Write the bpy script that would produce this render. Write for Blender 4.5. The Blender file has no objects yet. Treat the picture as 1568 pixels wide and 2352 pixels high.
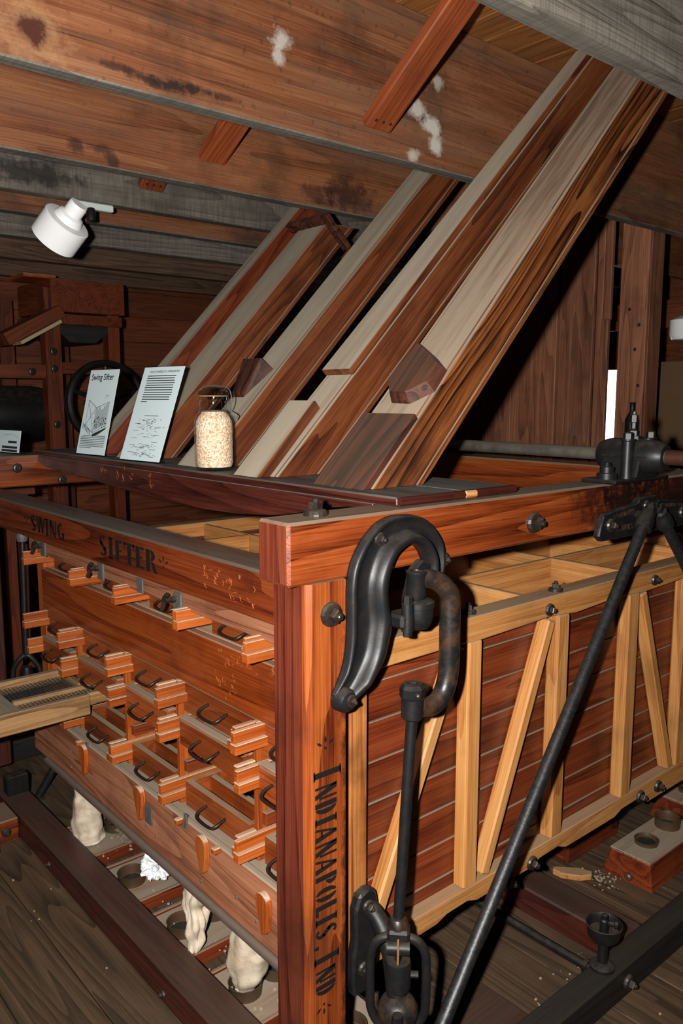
import bpy, bmesh, math, random
from mathutils import Vector, Matrix
random.seed(7)
PI = math.pi
SC = bpy.context.scene
COL = SC.collection
V = Vector

# ------------------------------------------------------------------ camera, world, flash
F_PX, PITCH, YAW = 1870.0, math.radians(8.07), math.radians(49.43)
CAM = V((-0.933, -1.249, 1.665))
FWD = V((math.cos(YAW) * math.cos(PITCH), math.sin(YAW) * math.cos(PITCH), -math.sin(PITCH)))
RGT = V((math.sin(YAW), -math.cos(YAW), 0))
UPV = RGT.cross(FWD)
cd = bpy.data.cameras.new('camera')
cd.sensor_fit = 'VERTICAL'
cd.sensor_height = 36.0
cd.lens = F_PX / 2352 * 36.0
cd.clip_start = 0.02
cam = bpy.data.objects.new('camera', cd)
COL.objects.link(cam)
cam.matrix_world = Matrix(((RGT.x, UPV.x, -FWD.x, CAM.x), (RGT.y, UPV.y, -FWD.y, CAM.y), (RGT.z, UPV.z, -FWD.z, CAM.z), (0, 0, 0, 1)))
SC.camera = cam

w = bpy.data.worlds.new('daylight')
w.use_nodes = True
w.node_tree.nodes['Background'].inputs[0].default_value = (0.86, 0.93, 1.0, 1)
w.node_tree.nodes['Background'].inputs[1].default_value = 5.0
SC.world = w

fl = bpy.data.lights.new('camera_flash', 'SPOT')
fl.energy = 560
fl.color = (1.0, 0.975, 0.94)
fl.spot_size = math.radians(118)
fl.spot_blend = 0.75
fl.shadow_soft_size = 0.022
flash = bpy.data.objects.new('camera_flash', fl)
COL.objects.link(flash)
flash.location = CAM - RGT * 0.135 + UPV * 0.035
aim = (FWD - RGT * 0.03 + UPV * 0.03).normalized()
flash.rotation_euler = aim.to_track_quat('-Z', 'Y').to_euler()

SC.view_settings.view_transform = 'Standard'
SC.view_settings.look = 'None'
SC.view_settings.gamma = 1.0
SC.view_settings.use_curve_mapping = False
SC.view_settings.exposure = 0.0

# ------------------------------------------------------------------ materials
def srgb(r, g, b):
    f = lambda c: (c / 255 / 12.92) if c / 255 <= 0.04045 else ((c / 255 + 0.055) / 1.055) ** 2.4
    return (f(r), f(g), f(b), 1)

def dim(c, k):
    return (c[0] * k, c[1] * k, c[2] * k, 1)
KW = 0.56

class NT:
    def __init__(s, name):
        s.m = bpy.data.materials.new(name)
        s.m.use_nodes = True
        s.t = s.m.node_tree
        s.b = s.t.nodes['Principled BSDF']
    def n(s, typ, ins=None, **kw):
        x = s.t.nodes.new(typ)
        for k, v in kw.items():
            setattr(x, k, v)
        for k, v in (ins or {}).items():
            if isinstance(v, bpy.types.NodeSocket):
                s.t.links.new(v, x.inputs[k])
            else:
                x.inputs[k].default_value = v
        return x
    def l(s, a, b):
        s.t.links.new(a, b)
    def math(s, op, a, b=None, clamp=False):
        x = s.n('ShaderNodeMath', {0: a} if b is None else {0: a, 1: b}, operation=op)
        x.use_clamp = clamp
        return x.outputs[0]
    def ramp(s, fac, stops, interp='LINEAR'):
        x = s.n('ShaderNodeValToRGB', {0: fac})
        cr = x.color_ramp
        cr.interpolation = interp
        while len(cr.elements) < len(stops):
            cr.elements.new(0.5)
        for e, (p, c) in zip(cr.elements, stops):
            e.position = p
            e.color = c if len(c) == 4 else (*c, 1)
        return x.outputs[0]
    def mix(s, f, a, b, mode='MIX'):
        x = s.n('ShaderNodeMix', data_type='RGBA', blend_type=mode)
        for i, v in ((0, f), (6, a), (7, b)):
            if isinstance(v, bpy.types.NodeSocket):
                s.t.links.new(v, x.inputs[i])
            else:
                x.inputs[i].default_value = v
        return x.outputs[2]

MATS = {}
def wood(name, dark, mid, light, axis='X', rough=0.5, dust=0.0, stain=0.35, ring=9.0, dustcol=(150, 138, 118), spots=(), vary=0.35, coat=0.0, bump=0.25, rough_saw=0.0, grain=0.20, dmin=0.35, k=KW, weather=0.0):
    """procedural timber; grain runs along the object's own axis"""
    key = name + axis
    if key in MATS:
        return MATS[key]
    N = NT(key)
    tc = N.n('ShaderNodeTexCoord')
    oi = N.n('ShaderNodeObjectInfo')
    off = N.n('ShaderNodeCombineXYZ', {0: N.math('MULTIPLY', oi.outputs['Random'], 17.0), 1: N.math('MULTIPLY', oi.outputs['Random'], 29.0), 2: N.math('MULTIPLY', oi.outputs['Random'], 41.0)})
    co = N.n('ShaderNodeVectorMath', {0: tc.outputs['Object'], 1: off.outputs[0]}, operation='ADD').outputs[0]
    ai = 'XYZ'.index(axis)
    s1 = [1.0, 1.0, 1.0]; s1[ai] = 0.07
    s2 = [1.0, 1.0, 1.0]; s2[ai] = 0.02
    c1 = N.n('ShaderNodeMapping', {'Vector': co, 'Scale': s1}).outputs[0]
    c2 = N.n('ShaderNodeMapping', {'Vector': co, 'Scale': s2}).outputs[0]
    warp = N.n('ShaderNodeTexNoise', {'Vector': c1, 'Scale': 5.0, 'Detail': 2.0, 'Roughness': 0.45}).outputs['Fac']
    rings = N.math('POWER', N.math('FRACT', N.math('MULTIPLY', warp, ring * 2.2)), 1.8)
    fib = N.n('ShaderNodeTexNoise', {'Vector': c2, 'Scale': 230.0, 'Detail': 2.0, 'Roughness': 0.7}).outputs['Fac']
    big = N.n('ShaderNodeTexNoise', {'Vector': co, 'Scale': 3.4, 'Detail': 5.0, 'Roughness': 0.62}).outputs['Fac']
    mid_ = N.n('ShaderNodeTexNoise', {'Vector': c1, 'Scale': 16.0, 'Detail': 3.0, 'Roughness': 0.6}).outputs['Fac']
    g = N.math('ADD', N.math('SUBTRACT', N.math('MULTIPLY', fib, 0.55), N.math('MULTIPLY', rings, grain)), N.math('MULTIPLY', mid_, 0.45))
    col = N.ramp(g, [(0.20, dim(srgb(*dark), k)), (0.43, dim(srgb(*mid), k)), (0.68, dim(srgb(*light), k))])
    # tint between pieces
    tint = N.math('ADD', N.math('MULTIPLY', oi.outputs['Random'], vary), 1.0 - vary * 0.5)
    col = N.mix(1.0, col, N.n('ShaderNodeCombineColor', {0: tint, 1: tint, 2: tint}).outputs[0], 'MULTIPLY')
    # dark stains with shapes of their own
    sf = N.ramp(big, [(0.52, (0, 0, 0)), (0.72, (1, 1, 1))])
    col = N.mix(N.math('MULTIPLY', sf, stain), col, dim(srgb(dark[0] * 0.35, dark[1] * 0.32, dark[2] * 0.35), k))
    if weather:
        wn = N.n('ShaderNodeTexNoise', {'Vector': c1, 'Scale': 4.2, 'Detail': 6.0, 'Roughness': 0.68}).outputs['Fac']
        col = N.mix(N.math('MULTIPLY', N.ramp(wn, [(0.46, (0, 0, 0)), (0.66, (1, 1, 1))]), weather), col, dim(srgb(128, 106, 86), k))
        wn2 = N.n('ShaderNodeTexNoise', {'Vector': co, 'Scale': 38.0, 'Detail': 3.0, 'Roughness': 0.6}).outputs['Fac']
        col = N.mix(N.math('MULTIPLY', N.ramp(wn2, [(0.60, (0, 0, 0)), (0.72, (1, 1, 1))]), weather * 0.8), col, dim(srgb(60, 30, 18), k))
    if rough_saw:
        sw = [1.0, 1.0, 1.0]; sw[ai] = 14.0
        saw = N.n('ShaderNodeTexNoise', {'Vector': N.n('ShaderNodeMapping', {'Vector': co, 'Scale': sw}).outputs[0], 'Scale': 9.0, 'Detail': 2.0}).outputs['Fac']
        col = N.mix(N.math('MULTIPLY', N.ramp(saw, [(0.45, (0, 0, 0)), (0.6, (1, 1, 1))]), rough_saw), col, dim(srgb(*dark), k))
    rgh = N.math('ADD', N.math('MULTIPLY', big, 0.35), rough - 0.17)
    if spots:
        nz = N.n('ShaderNodeTexNoise', {'Vector': tc.outputs['Object'], 'Scale': 26.0, 'Detail': 4.0, 'Roughness': 0.7}).outputs['Fac']
        nz = N.math('MULTIPLY', N.math('SUBTRACT', nz, 0.5), 2.2)
    for (px, pz, rx, rz, c, st) in spots:
        d = N.n('ShaderNodeVectorMath', {0: tc.outputs['Object'], 1: (px, -0.027, pz)}, operation='SUBTRACT').outputs[0]
        d = N.n('ShaderNodeVectorMath', {0: d, 1: (1 / rx, 1 / max(rx, rz), 1 / rz)}, operation='MULTIPLY').outputs[0]
        d = N.n('ShaderNodeVectorMath', {0: d}, operation='LENGTH').outputs['Value']
        f = N.ramp(N.math('ADD', d, nz), [(0.35, (1, 1, 1)), (1.05, (0, 0, 0))])
        col = N.mix(N.math('MULTIPLY', f, st), col, dim(srgb(*c), k * 1.15))
    if dust:
        gn = N.n('ShaderNodeNewGeometry')
        nz = N.n('ShaderNodeSeparateXYZ', {0: gn.outputs['Normal']}).outputs[2]
        up = N.ramp(nz, [(0.45, (0, 0, 0)), (0.66, (1, 1, 1))])
        dn = N.n('ShaderNodeTexNoise', {'Vector': c1, 'Scale': 11.0, 'Detail': 5.0, 'Roughness': 0.7}).outputs['Fac']
        dm = N.math('MULTIPLY', N.math('MULTIPLY', up, dust), N.ramp(dn, [(0.30, (dmin, dmin, dmin)), (0.52, (1, 1, 1))]))
        col = N.mix(dm, col, dim(srgb(*dustcol), k * 1.5))
        rgh = N.math('MAXIMUM', rgh, N.math('MULTIPLY', dm, 0.9))
    N.l(col, N.b.inputs['Base Color'])
    N.l(rgh, N.b.inputs['Roughness'])
    if coat:
        N.b.inputs['Coat Weight'].default_value = coat * 0.6
        N.b.inputs['Coat Roughness'].default_value = 0.25
    N.b.inputs['Specular IOR Level'].default_value = 0.35
    bp = N.n('ShaderNodeBump', {'Strength': bump, 'Distance': 0.004, 'Height': g})
    N.l(bp.outputs[0], N.b.inputs['Normal'])
    MATS[key] = N.m
    return N.m

def plain(name, col, rough=0.5, metal=0.0, noise=0.0, ncol=None, nscale=20.0, dust=0.0, bump=0.0, dustcol=(120, 108, 90), spec=0.5, k=KW):
    if name in MATS:
        return MATS[name]
    N = NT(name)
    c = None
    tc = N.n('ShaderNodeTexCoord')
    nz = N.n('ShaderNodeTexNoise', {'Vector': tc.outputs['Object'], 'Scale': nscale, 'Detail': 5.0, 'Roughness': 0.65}).outputs['Fac']
    c = N.mix(N.math('MULTIPLY', N.ramp(nz, [(0.42, (0, 0, 0)), (0.68, (1, 1, 1))]), noise), dim(srgb(*col), k), dim(srgb(*(ncol or col)), k))
    if dust:
        gn = N.n('ShaderNodeNewGeometry')
        z = N.n('ShaderNodeSeparateXYZ', {0: gn.outputs['Normal']}).outputs[2]
        up = N.math('MULTIPLY', N.ramp(z, [(0.35, (0, 0, 0)), (0.95, (1, 1, 1))]), N.math('MULTIPLY', N.ramp(nz, [(0.35, (0.3, 0.3, 0.3)), (0.6, (1, 1, 1))]), dust))
        c = N.mix(up, c, dim(srgb(*dustcol), k))
        N.l(N.math('ADD', N.math('MULTIPLY', up, 0.5), rough, True), N.b.inputs['Roughness'])
    else:
        N.b.inputs['Roughness'].default_value = rough
    N.l(c, N.b.inputs['Base Color'])
    N.b.inputs['Metallic'].default_value = metal
    N.b.inputs['Specular IOR Level'].default_value = spec
    if bump:
        bp = N.n('ShaderNodeBump', {'Strength': bump, 'Distance': 0.004, 'Height': nz})
        N.l(bp.outputs[0], N.b.inputs['Normal'])
    MATS[name] = N.m
    return N.m

def glass(name, col=(255, 255, 255), rough=0.0, ior=1.45):
    """thin clear sheet: light passes straight through, Fresnel gloss on top"""
    if name in MATS:
        return MATS[name]
    N = NT(name)
    tr = N.n('ShaderNodeBsdfTransparent', {'Color': srgb(*col)})
    gl = N.n('ShaderNodeBsdfGlossy', {'Color': (1, 1, 1, 1), 'Roughness': rough})
    fr_ = N.n('ShaderNodeFresnel', {'IOR': ior})
    front = N.math('SUBTRACT', 1.0, N.n('ShaderNodeNewGeometry').outputs['Backfacing'])
    mx = N.n('ShaderNodeMixShader', {0: N.math('MULTIPLY', fr_.outputs[0], front), 1: tr.outputs[0], 2: gl.outputs[0]})
    N.l(mx.outputs[0], N.t.nodes['Material Output'].inputs['Surface'])
    MATS[name] = N.m
    return N.m

def W_frame(a):   return wood('varnished_red', (62, 20, 6), (130, 58, 23), (164, 88, 40), a, 0.34, 0.85, 0.5, coat=0.3, dustcol=(112, 98, 80), vary=0.12, ring=4)
def W_post(a):   return wood('varnished_post', (84, 28, 10), (150, 70, 27), (184, 102, 46), a, 0.36, 0.6, 0.4, coat=0.25, vary=0.1, ring=6, spots=[(0.152, -0.15, 0.02, 0.75, (30, 12, 12), 0.8), (0.15, 0.34, 0.035, 0.10, (30, 12, 12), 0.6)])
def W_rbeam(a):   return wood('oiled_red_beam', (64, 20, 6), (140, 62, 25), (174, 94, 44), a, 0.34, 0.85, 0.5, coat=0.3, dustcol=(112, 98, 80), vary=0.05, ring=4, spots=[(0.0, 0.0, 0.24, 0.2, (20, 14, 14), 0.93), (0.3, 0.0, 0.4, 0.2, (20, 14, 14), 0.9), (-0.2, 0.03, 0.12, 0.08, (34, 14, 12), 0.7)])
def W_side(a):   return wood('mahogany_board', (56, 16, 6), (122, 50, 22), (152, 74, 38), a, 0.42, 0.5, 0.5, coat=0.15, vary=0.35, ring=5)
def W_pale(a):   return wood('pale_pine', (146, 78, 32), (204, 136, 72), (228, 172, 106), a, 0.5, 0.7, 0.3, dustcol=(140, 122, 100), vary=0.25, ring=4, grain=0.14)
def W_orange(a):   return wood('orange_pine', (116, 42, 8), (180, 84, 28), (206, 118, 54), a, 0.4, 0.85, 0.3, coat=0.2, dustcol=(186, 166, 140), vary=0.35, ring=4, grain=0.12)
def W_draw(a):   return wood('drawer_front', (84, 28, 8), (148, 66, 24), (180, 94, 42), a, 0.4, 0.9, 0.45, coat=0.2, dustcol=(150, 132, 108), vary=0.45, ring=4, grain=0.14)
def W_panel(a):   return wood('orange_panel', (92, 30, 6), (156, 66, 20), (182, 92, 38), a, 0.38, 0.5, 0.5, coat=0.2, dustcol=(160, 140, 116), vary=0.1, ring=5)
def W_trough(a):   return wood('dull_trough', (92, 50, 32), (148, 92, 64), (174, 120, 88), a, 0.55, 0.95, 0.45, dustcol=(122, 110, 94), k=0.8)
def W_shelf(a):   return wood('dark_walnut', (42, 14, 10), (84, 36, 26), (112, 54, 38), a, 0.42, 1.0, 0.4, coat=0.15, dustcol=(84, 84, 78), vary=0.1, ring=7)
def W_chute(a):   return wood('chute_pine', (60, 24, 10), (114, 58, 29), (148, 88, 50), a, 0.5, 1.0, 0.45, dustcol=(164, 152, 132), vary=0.3, ring=6, dmin=0.66)
def W_chuteg(a):   return wood('chute_grained', (44, 16, 5), (128, 70, 32), (174, 110, 58), a, 0.48, 1.0, 0.55, dustcol=(152, 134, 114), vary=0.1, ring=11, grain=0.34, dmin=0.30)
def W_chuted(a):   return wood('chute_dark', (42, 18, 10), (82, 42, 28), (112, 66, 46), a, 0.55, 0.1, 0.45, vary=0.1, ring=8, grain=0.3)
def W_joist(a):   return wood('joist_brown', (70, 34, 16), (136, 78, 44), (172, 114, 74), a, 0.65, 0, 0.7, vary=0.15, ring=3, grain=0.14, weather=0.55)
def W_grey(a):    return wood('joist_grey', (74, 68, 60), (124, 116, 104), (156, 148, 134), a, 0.8, 0, 0.45, vary=0.1, rough_saw=0.3)
def W_dim(a):     return wood('joist_dim', (56, 36, 24), (98, 70, 50), (126, 100, 78), a, 0.75, 0, 0.5, vary=0.35)
def W_ceil(a):    return wood('ceiling_pine', (116, 62, 22), (164, 102, 48), (190, 132, 72), a, 0.6, 0, 0.2, vary=0.35)
def W_floor(a):   return wood('floor_plank', (40, 26, 16), (90, 66, 45), (120, 92, 66), a, 0.6, 0.3, 0.5, dustcol=(90, 76, 60), vary=0.25, ring=10, grain=0.3)
def W_wall(a):    return wood('wall_board', (82, 34, 14), (128, 62, 28), (152, 82, 42), a, 0.6, 0, 0.4, vary=0.45)
def W_sill(a):    return wood('sill_dark', (40, 14, 10), (78, 32, 24), (98, 46, 34), a, 0.45, 0.6, 0.4, dustcol=(70, 60, 50), coat=0.1, vary=0.1)
def W_black(a):   return wood('sill_black', (14, 13, 12), (30, 28, 26), (44, 42, 38), a, 0.55, 0.4, 0.3, dustcol=(58, 54, 46))
def W_mach(a):    return wood('machine_wood', (70, 26, 10), (116, 50, 20), (140, 70, 32), a, 0.45, 0.2, 0.4, vary=0.3)
def W_tray(a):    return wood('tray_pine', (104, 70, 40), (168, 124, 76), (196, 156, 104), a, 0.6, 0.6, 0.5, dustcol=(128, 116, 98))
def W_fbeam(a):   return wood('dark_red_beam', (54, 15, 6), (120, 50, 22), (150, 76, 36), a, 0.36, 0.95, 0.45, coat=0.25, dustcol=(80, 70, 58), vary=0.1, ring=5)
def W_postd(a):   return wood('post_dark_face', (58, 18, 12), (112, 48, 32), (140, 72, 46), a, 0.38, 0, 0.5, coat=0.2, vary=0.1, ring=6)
IRON = plain('black_iron', (24, 24, 26), 0.44, 0.0, 0.35, (50, 42, 34), 30, 0.4, 0.15, (92, 84, 70), 0.26)
IRON_RUST = plain('worn_iron', (26, 25, 26), 0.38, 0.0, 0.75, (84, 58, 36), 26, 0.25, 0.25, (110, 96, 76), 0.3)
STEEL = plain('dull_steel', (104, 98, 88), 0.5, 0.3, 0.7, (66, 56, 46), 18, 0.5, 0.1)
BOLT = plain('bolt_iron', (44, 36, 32), 0.4, 0.3, 0.6, (84, 66, 52), 40, 0.5, 0.1, (110, 98, 80))
TIN = plain('rusty_tin', (96, 82, 62), 0.45, 0.4, 0.8, (122, 70, 38), 24, 0.3, 0.1)
GREYM = plain('grey_zinc', (108, 106, 100), 0.6, 0.2, 0.5, (72, 70, 66), 60, 0.4)
INK = plain('stencil_ink', (22, 19, 18), 0.75, 0, 0.25, (50, 28, 18), 90, spec=0.15)
CLOTH = plain('canvas_cloth', (226, 210, 186), 0.9, 0, 0.75, (166, 138, 106), 16, 0, 0.7, spec=0.1, k=0.72)
PAPERW = plain('white_paper', (236, 238, 240), 0.8, spec=0.2, k=0.85)
CARDW = plain('sign_paper', (232, 234, 236), 0.7, 0, 0.2, (222, 224, 224), 4, k=1.0)
INKB = plain('print_black', (46, 46, 48), 0.7, k=1.0)
INKG = plain('print_grey', (120, 120, 124), 0.7, k=1.0)
WHITE = plain('white_enamel', (238, 238, 238), 0.25, k=1.0)
MESHM = plain('wire_screen', (72, 76, 74), 0.5, 0.6)

# ------------------------------------------------------------------ mesh helpers
def mesh(name, verts, faces, mat=None, smooth=False):
    me = bpy.data.meshes.new(name)
    me.from_pydata([tuple(v) for v in verts], [], faces)
    me.validate()
    me.update()
    if mat:
        me.materials.append(mat)
    if smooth:
        me.polygons.foreach_set('use_smooth', [True] * len(me.polygons))
    return me

def put(name, me, parent=None, loc=(0, 0, 0), rot=None, wloc=True):
    """link one object; loc is a world position, the parents here carry only a translation"""
    o = bpy.data.objects.new(name, me)
    COL.objects.link(o)
    l = V(loc)
    if parent is not None:
        o.parent = parent
        q = parent
        while q is not None:
            l = l - q.location
            q = q.parent
    o.location = l
    if rot is not None:
        o.rotation_mode = 'QUATERNION'
        o.rotation_quaternion = rot if not isinstance(rot, Matrix) else rot.to_quaternion()
    return o

def thing(name, label, cat, loc=(0, 0, 0), group=None):
    o = bpy.data.objects.new(name, None)
    COL.objects.link(o)
    o.location = loc
    o.empty_display_size = 0.05
    return tag(o, label, cat, group)

def tag(o, label, cat, group=None):
    o['label'] = label
    o['category'] = cat
    if group:
        o['group'] = group
    return o

def struct(o):
    o['kind'] = 'structure'
    return o

BOXC = {}
def box_mesh(dx, dy, dz, mat, bev=0.0):
    key = (round(dx, 4), round(dy, 4), round(dz, 4), mat.name, bev)
    if key in BOXC:
        return BOXC[key]
    bm = bmesh.new()
    bmesh.ops.create_cube(bm, size=1.0)
    bmesh.ops.scale(bm, vec=(dx, dy, dz), verts=bm.verts)
    if bev:
        bmesh.ops.bevel(bm, geom=bm.edges[:], offset=min(bev, dx * .3, dy * .3, dz * .3), segments=1, affect='EDGES')
    me = bpy.data.meshes.new('box')
    bm.to_mesh(me)
    bm.free()
    me.materials.append(mat)
    BOXC[key] = me
    return me

def box(name, x0, x1, y0, y1, z0, z1, mat, parent=None, bev=0.002):
    """axis-aligned timber; mat may be a wood function: grain then follows the longest side"""
    d = (abs(x1 - x0), abs(y1 - y0), abs(z1 - z0))
    if callable(mat):
        mat = mat('XYZ'[d.index(max(d))])
    return put(name, box_mesh(*d, mat, bev), parent, ((x0 + x1) / 2, (y0 + y1) / 2, (z0 + z1) / 2))

def frame_rot(d, up=(0, 0, 1)):
    x = V(d).normalized()
    u = V(up)
    y = u.cross(x)
    if y.length < 1e-4:
        y = V((0, 1, 0)).cross(x)
    y.normalize()
    z = x.cross(y)
    return Matrix(((x.x, y.x, z.x), (x.y, y.y, z.y), (x.z, y.z, z.z)))

def bar(name, p0, p1, wd, th, mat, parent=None, up=(0, 0, 1), bev=0.002):
    """timber from p0 to p1; th is measured along 'up', wd across it"""
    p0, p1 = V(p0), V(p1)
    if callable(mat):
        mat = mat('X')
    return put(name, box_mesh((p1 - p0).length, wd, th, mat, bev), parent, (p0 + p1) / 2, frame_rot(p1 - p0, up))

def tube_data(pts, rad, seg=10, closed=False, cap=True, flat=1.0):
    pts = [V(p) for p in pts]
    n = len(pts)
    R = rad if isinstance(rad, (list, tuple)) else [rad] * n
    verts, faces = [], []
    prev = None
    for i, p in enumerate(pts):
        a = pts[i - 1] if (i > 0 or closed) else p
        b = pts[(i + 1) % n] if (i < n - 1 or closed) else p
        t = (b - a).normalized()
        if prev is None:
            u = t.cross(V((0, 0, 1)))
            if u.length < 1e-3:
                u = t.cross(V((0, 1, 0)))
        else:
            u = prev - t * prev.dot(t)
        u.normalize()
        prev = u
        v = t.cross(u)
        for k in range(seg):
            an = 2 * PI * k / seg
            verts.append(p + u * math.cos(an) * R[i] + v * math.sin(an) * R[i] * flat)
    m = n if closed else n - 1
    for i in range(m):
        for k in range(seg):
            a, b = i * seg + k, i * seg + (k + 1) % seg
            j = ((i + 1) % n) * seg
            faces.append((a, b, j + (k + 1) % seg, j + k))
    if cap and not closed:
        faces.append(tuple(range(seg - 1, -1, -1)))
        faces.append(tuple((n - 1) * seg + k for k in range(seg)))
    return verts, faces

def tube(name, pts, rad, mat, parent=None, seg=10, closed=False, smooth=True, flat=1.0):
    pts = [V(p) for p in pts]
    c = sum(pts, V()) / len(pts)
    v, f = tube_data([p - c for p in pts], rad, seg, closed, True, flat)
    me = mesh(name, v, f, mat, smooth)
    o = put(name, me, parent, c)
    if smooth:
        sharp(me)
    return o

def sharp(me, ang=0.7):
    try:
        bm = bmesh.new(); bm.from_mesh(me)
        for e in bm.edges:
            if len(e.link_faces) == 2 and e.calc_face_angle(0) > ang:
                e.smooth = False
        bm.to_mesh(me); bm.free()
    except Exception:
        pass

def smooth_path(pts, k=4, closed=False):
    pts = [V(p) for p in pts]
    out = []
    n = len(pts)
    rng = range(n if closed else n - 1)
    for i in rng:
        p0 = pts[i - 1] if (i > 0 or closed) else pts[i]
        p1, p2 = pts[i], pts[(i + 1) % n]
        p3 = pts[(i + 2) % n] if (i + 2 < n or closed) else p2
        for j in range(k):
            t = j / k
            out.append(0.5 * ((2 * p1) + (p2 - p0) * t + (2 * p0 - 5 * p1 + 4 * p2 - p3) * t * t + (3 * p1 - p0 - 3 * p2 + p3) * t ** 3))
    if not closed:
        out.append(pts[-1])
    return out

def lathe_data(prof, seg=24, cap=True):
    verts, faces = [], []
    for (r, z) in prof:
        for k in range(seg):
            a = 2 * PI * k / seg
            verts.append((r * math.cos(a), r * math.sin(a), z))
    for i in range(len(prof) - 1):
        for k in range(seg):
            a, b = i * seg + k, i * seg + (k + 1) % seg
            faces.append((a, b, b + seg, a + seg))
    if cap:
        faces.append(tuple(range(seg - 1, -1, -1)))
        faces.append(tuple((len(prof) - 1) * seg + k for k in range(seg)))
    return verts, faces

def lathe(name, prof, loc, mat, parent=None, axis=(0, 0, 1), seg=24, cap=True, smooth=True):
    v, f = lathe_data(prof, seg, cap)
    me = mesh(name, v, f, mat, smooth)
    if smooth:
        sharp(me, 0.6)
    return put(name, me, parent, loc, V((0, 0, 1)).rotation_difference(V(axis)))

def merge(*datas):
    V_, F_ = [], []
    for v, f in datas:
        o = len(V_)
        V_ += [tuple(x) for x in v]
        F_ += [tuple(i + o for i in q) for q in f]
    return V_, F_

def cube_data(x0, x1, y0, y1, z0, z1):
    v = [(x, y, z) for x in (x0, x1) for y in (y0, y1) for z in (z0, z1)]
    return v, [(0, 1, 3, 2), (4, 6, 7, 5), (0, 4, 5, 1), (2, 3, 7, 6), (0, 2, 6, 4), (1, 5, 7, 3)]

def prism(name, outline, d0, d1, plane, mat, parent=None, loc=(0, 0, 0), bev=0.0):
    """outline in two axes of 'plane' (XZ, YZ, XY), extruded along the third"""
    n = len(outline)
    def mk(a, b, d):
        return {'XZ': (a, d, b), 'YZ': (d, a, b), 'XY': (a, b, d)}[plane]
    bm = bmesh.new()
    A = [bm.verts.new(mk(a, b, d0)) for a, b in outline]
    B = [bm.verts.new(mk(a, b, d1)) for a, b in outline]
    bm.faces.new(A); bm.faces.new(B[::-1])
    for i in range(n):
        bm.faces.new((A[i], B[i], B[(i + 1) % n], A[(i + 1) % n]))
    bmesh.ops.recalc_face_normals(bm, faces=bm.faces)
    if bev:
        bmesh.ops.bevel(bm, geom=bm.edges[:], offset=bev, segments=1, affect='EDGES')
    me = bpy.data.meshes.new(name)
    bm.to_mesh(me); bm.free()
    me.materials.append(mat)
    return put(name, me, parent, loc)

BM_ = {}
def bolt(parent, loc, axis, r=0.016, name='bolt', mat=None, square=True):
    """cast washer, square nut and the stub of the bolt, standing out along axis"""
    key = (round(r, 4), square)
    if key not in BM_:
        a = lathe_data([(r * 1.25, -0.002), (r * 1.25, r * 0.2), (r * 1.1, r * 0.5), (r * 0.75, r * 0.62)], 16)
        s = r * 0.72
        b = lathe_data([(s, r * 0.6), (s, r * 1.2), (s * 0.85, r * 1.32)], 4 if square else 6)
        c = lathe_data([(r * 0.34, r * 1.3), (r * 0.34, r * 1.62), (r * 0.24, r * 1.7)], 10)
        v, f = merge(a, b, c)
        BM_[key] = mesh('bolt', v, f, mat or BOLT)
    q = V((0, 0, 1)).rotation_difference(V(axis))
    return put(name, BM_[key], parent, loc, q @ Matrix.Rotation(random.uniform(-0.5, 0.5), 3, 'Z').to_quaternion())

# ------------------------------------------------------------------ stroke lettering (stencil, built as thin raised shapes)
def quad(x0, y0, x1, y1, w):
    d = V((x1 - x0, y1 - y0)); d.normalize()
    n = V((-d.y, d.x)) * w / 2
    return [(x0 + n.x, y0 + n.y), (x0 - n.x, y0 - n.y), (x1 - n.x, y1 - n.y), (x1 + n.x, y1 + n.y)]
def rect(x0, y0, x1, y1):
    return [(x0, y0), (x1, y0), (x1, y1), (x0, y1)]
def arc(cx, cy, rx, ry, a0, a1, w, n=8, taper=0.45):
    o, i = [], []
    for k in range(n + 1):
        t = math.radians(a0 + (a1 - a0) * k / n)
        c, s = math.cos(t), math.sin(t)
        ww = w * (taper + (1 - taper) * abs(c))
        o.append((cx + rx * c, cy + ry * s))
        i.append((cx + (rx - ww) * c, cy + (ry - ww * 0.8) * s))
    return [[o[k], o[k + 1], i[k + 1], i[k]] for k in range(n)]
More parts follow.
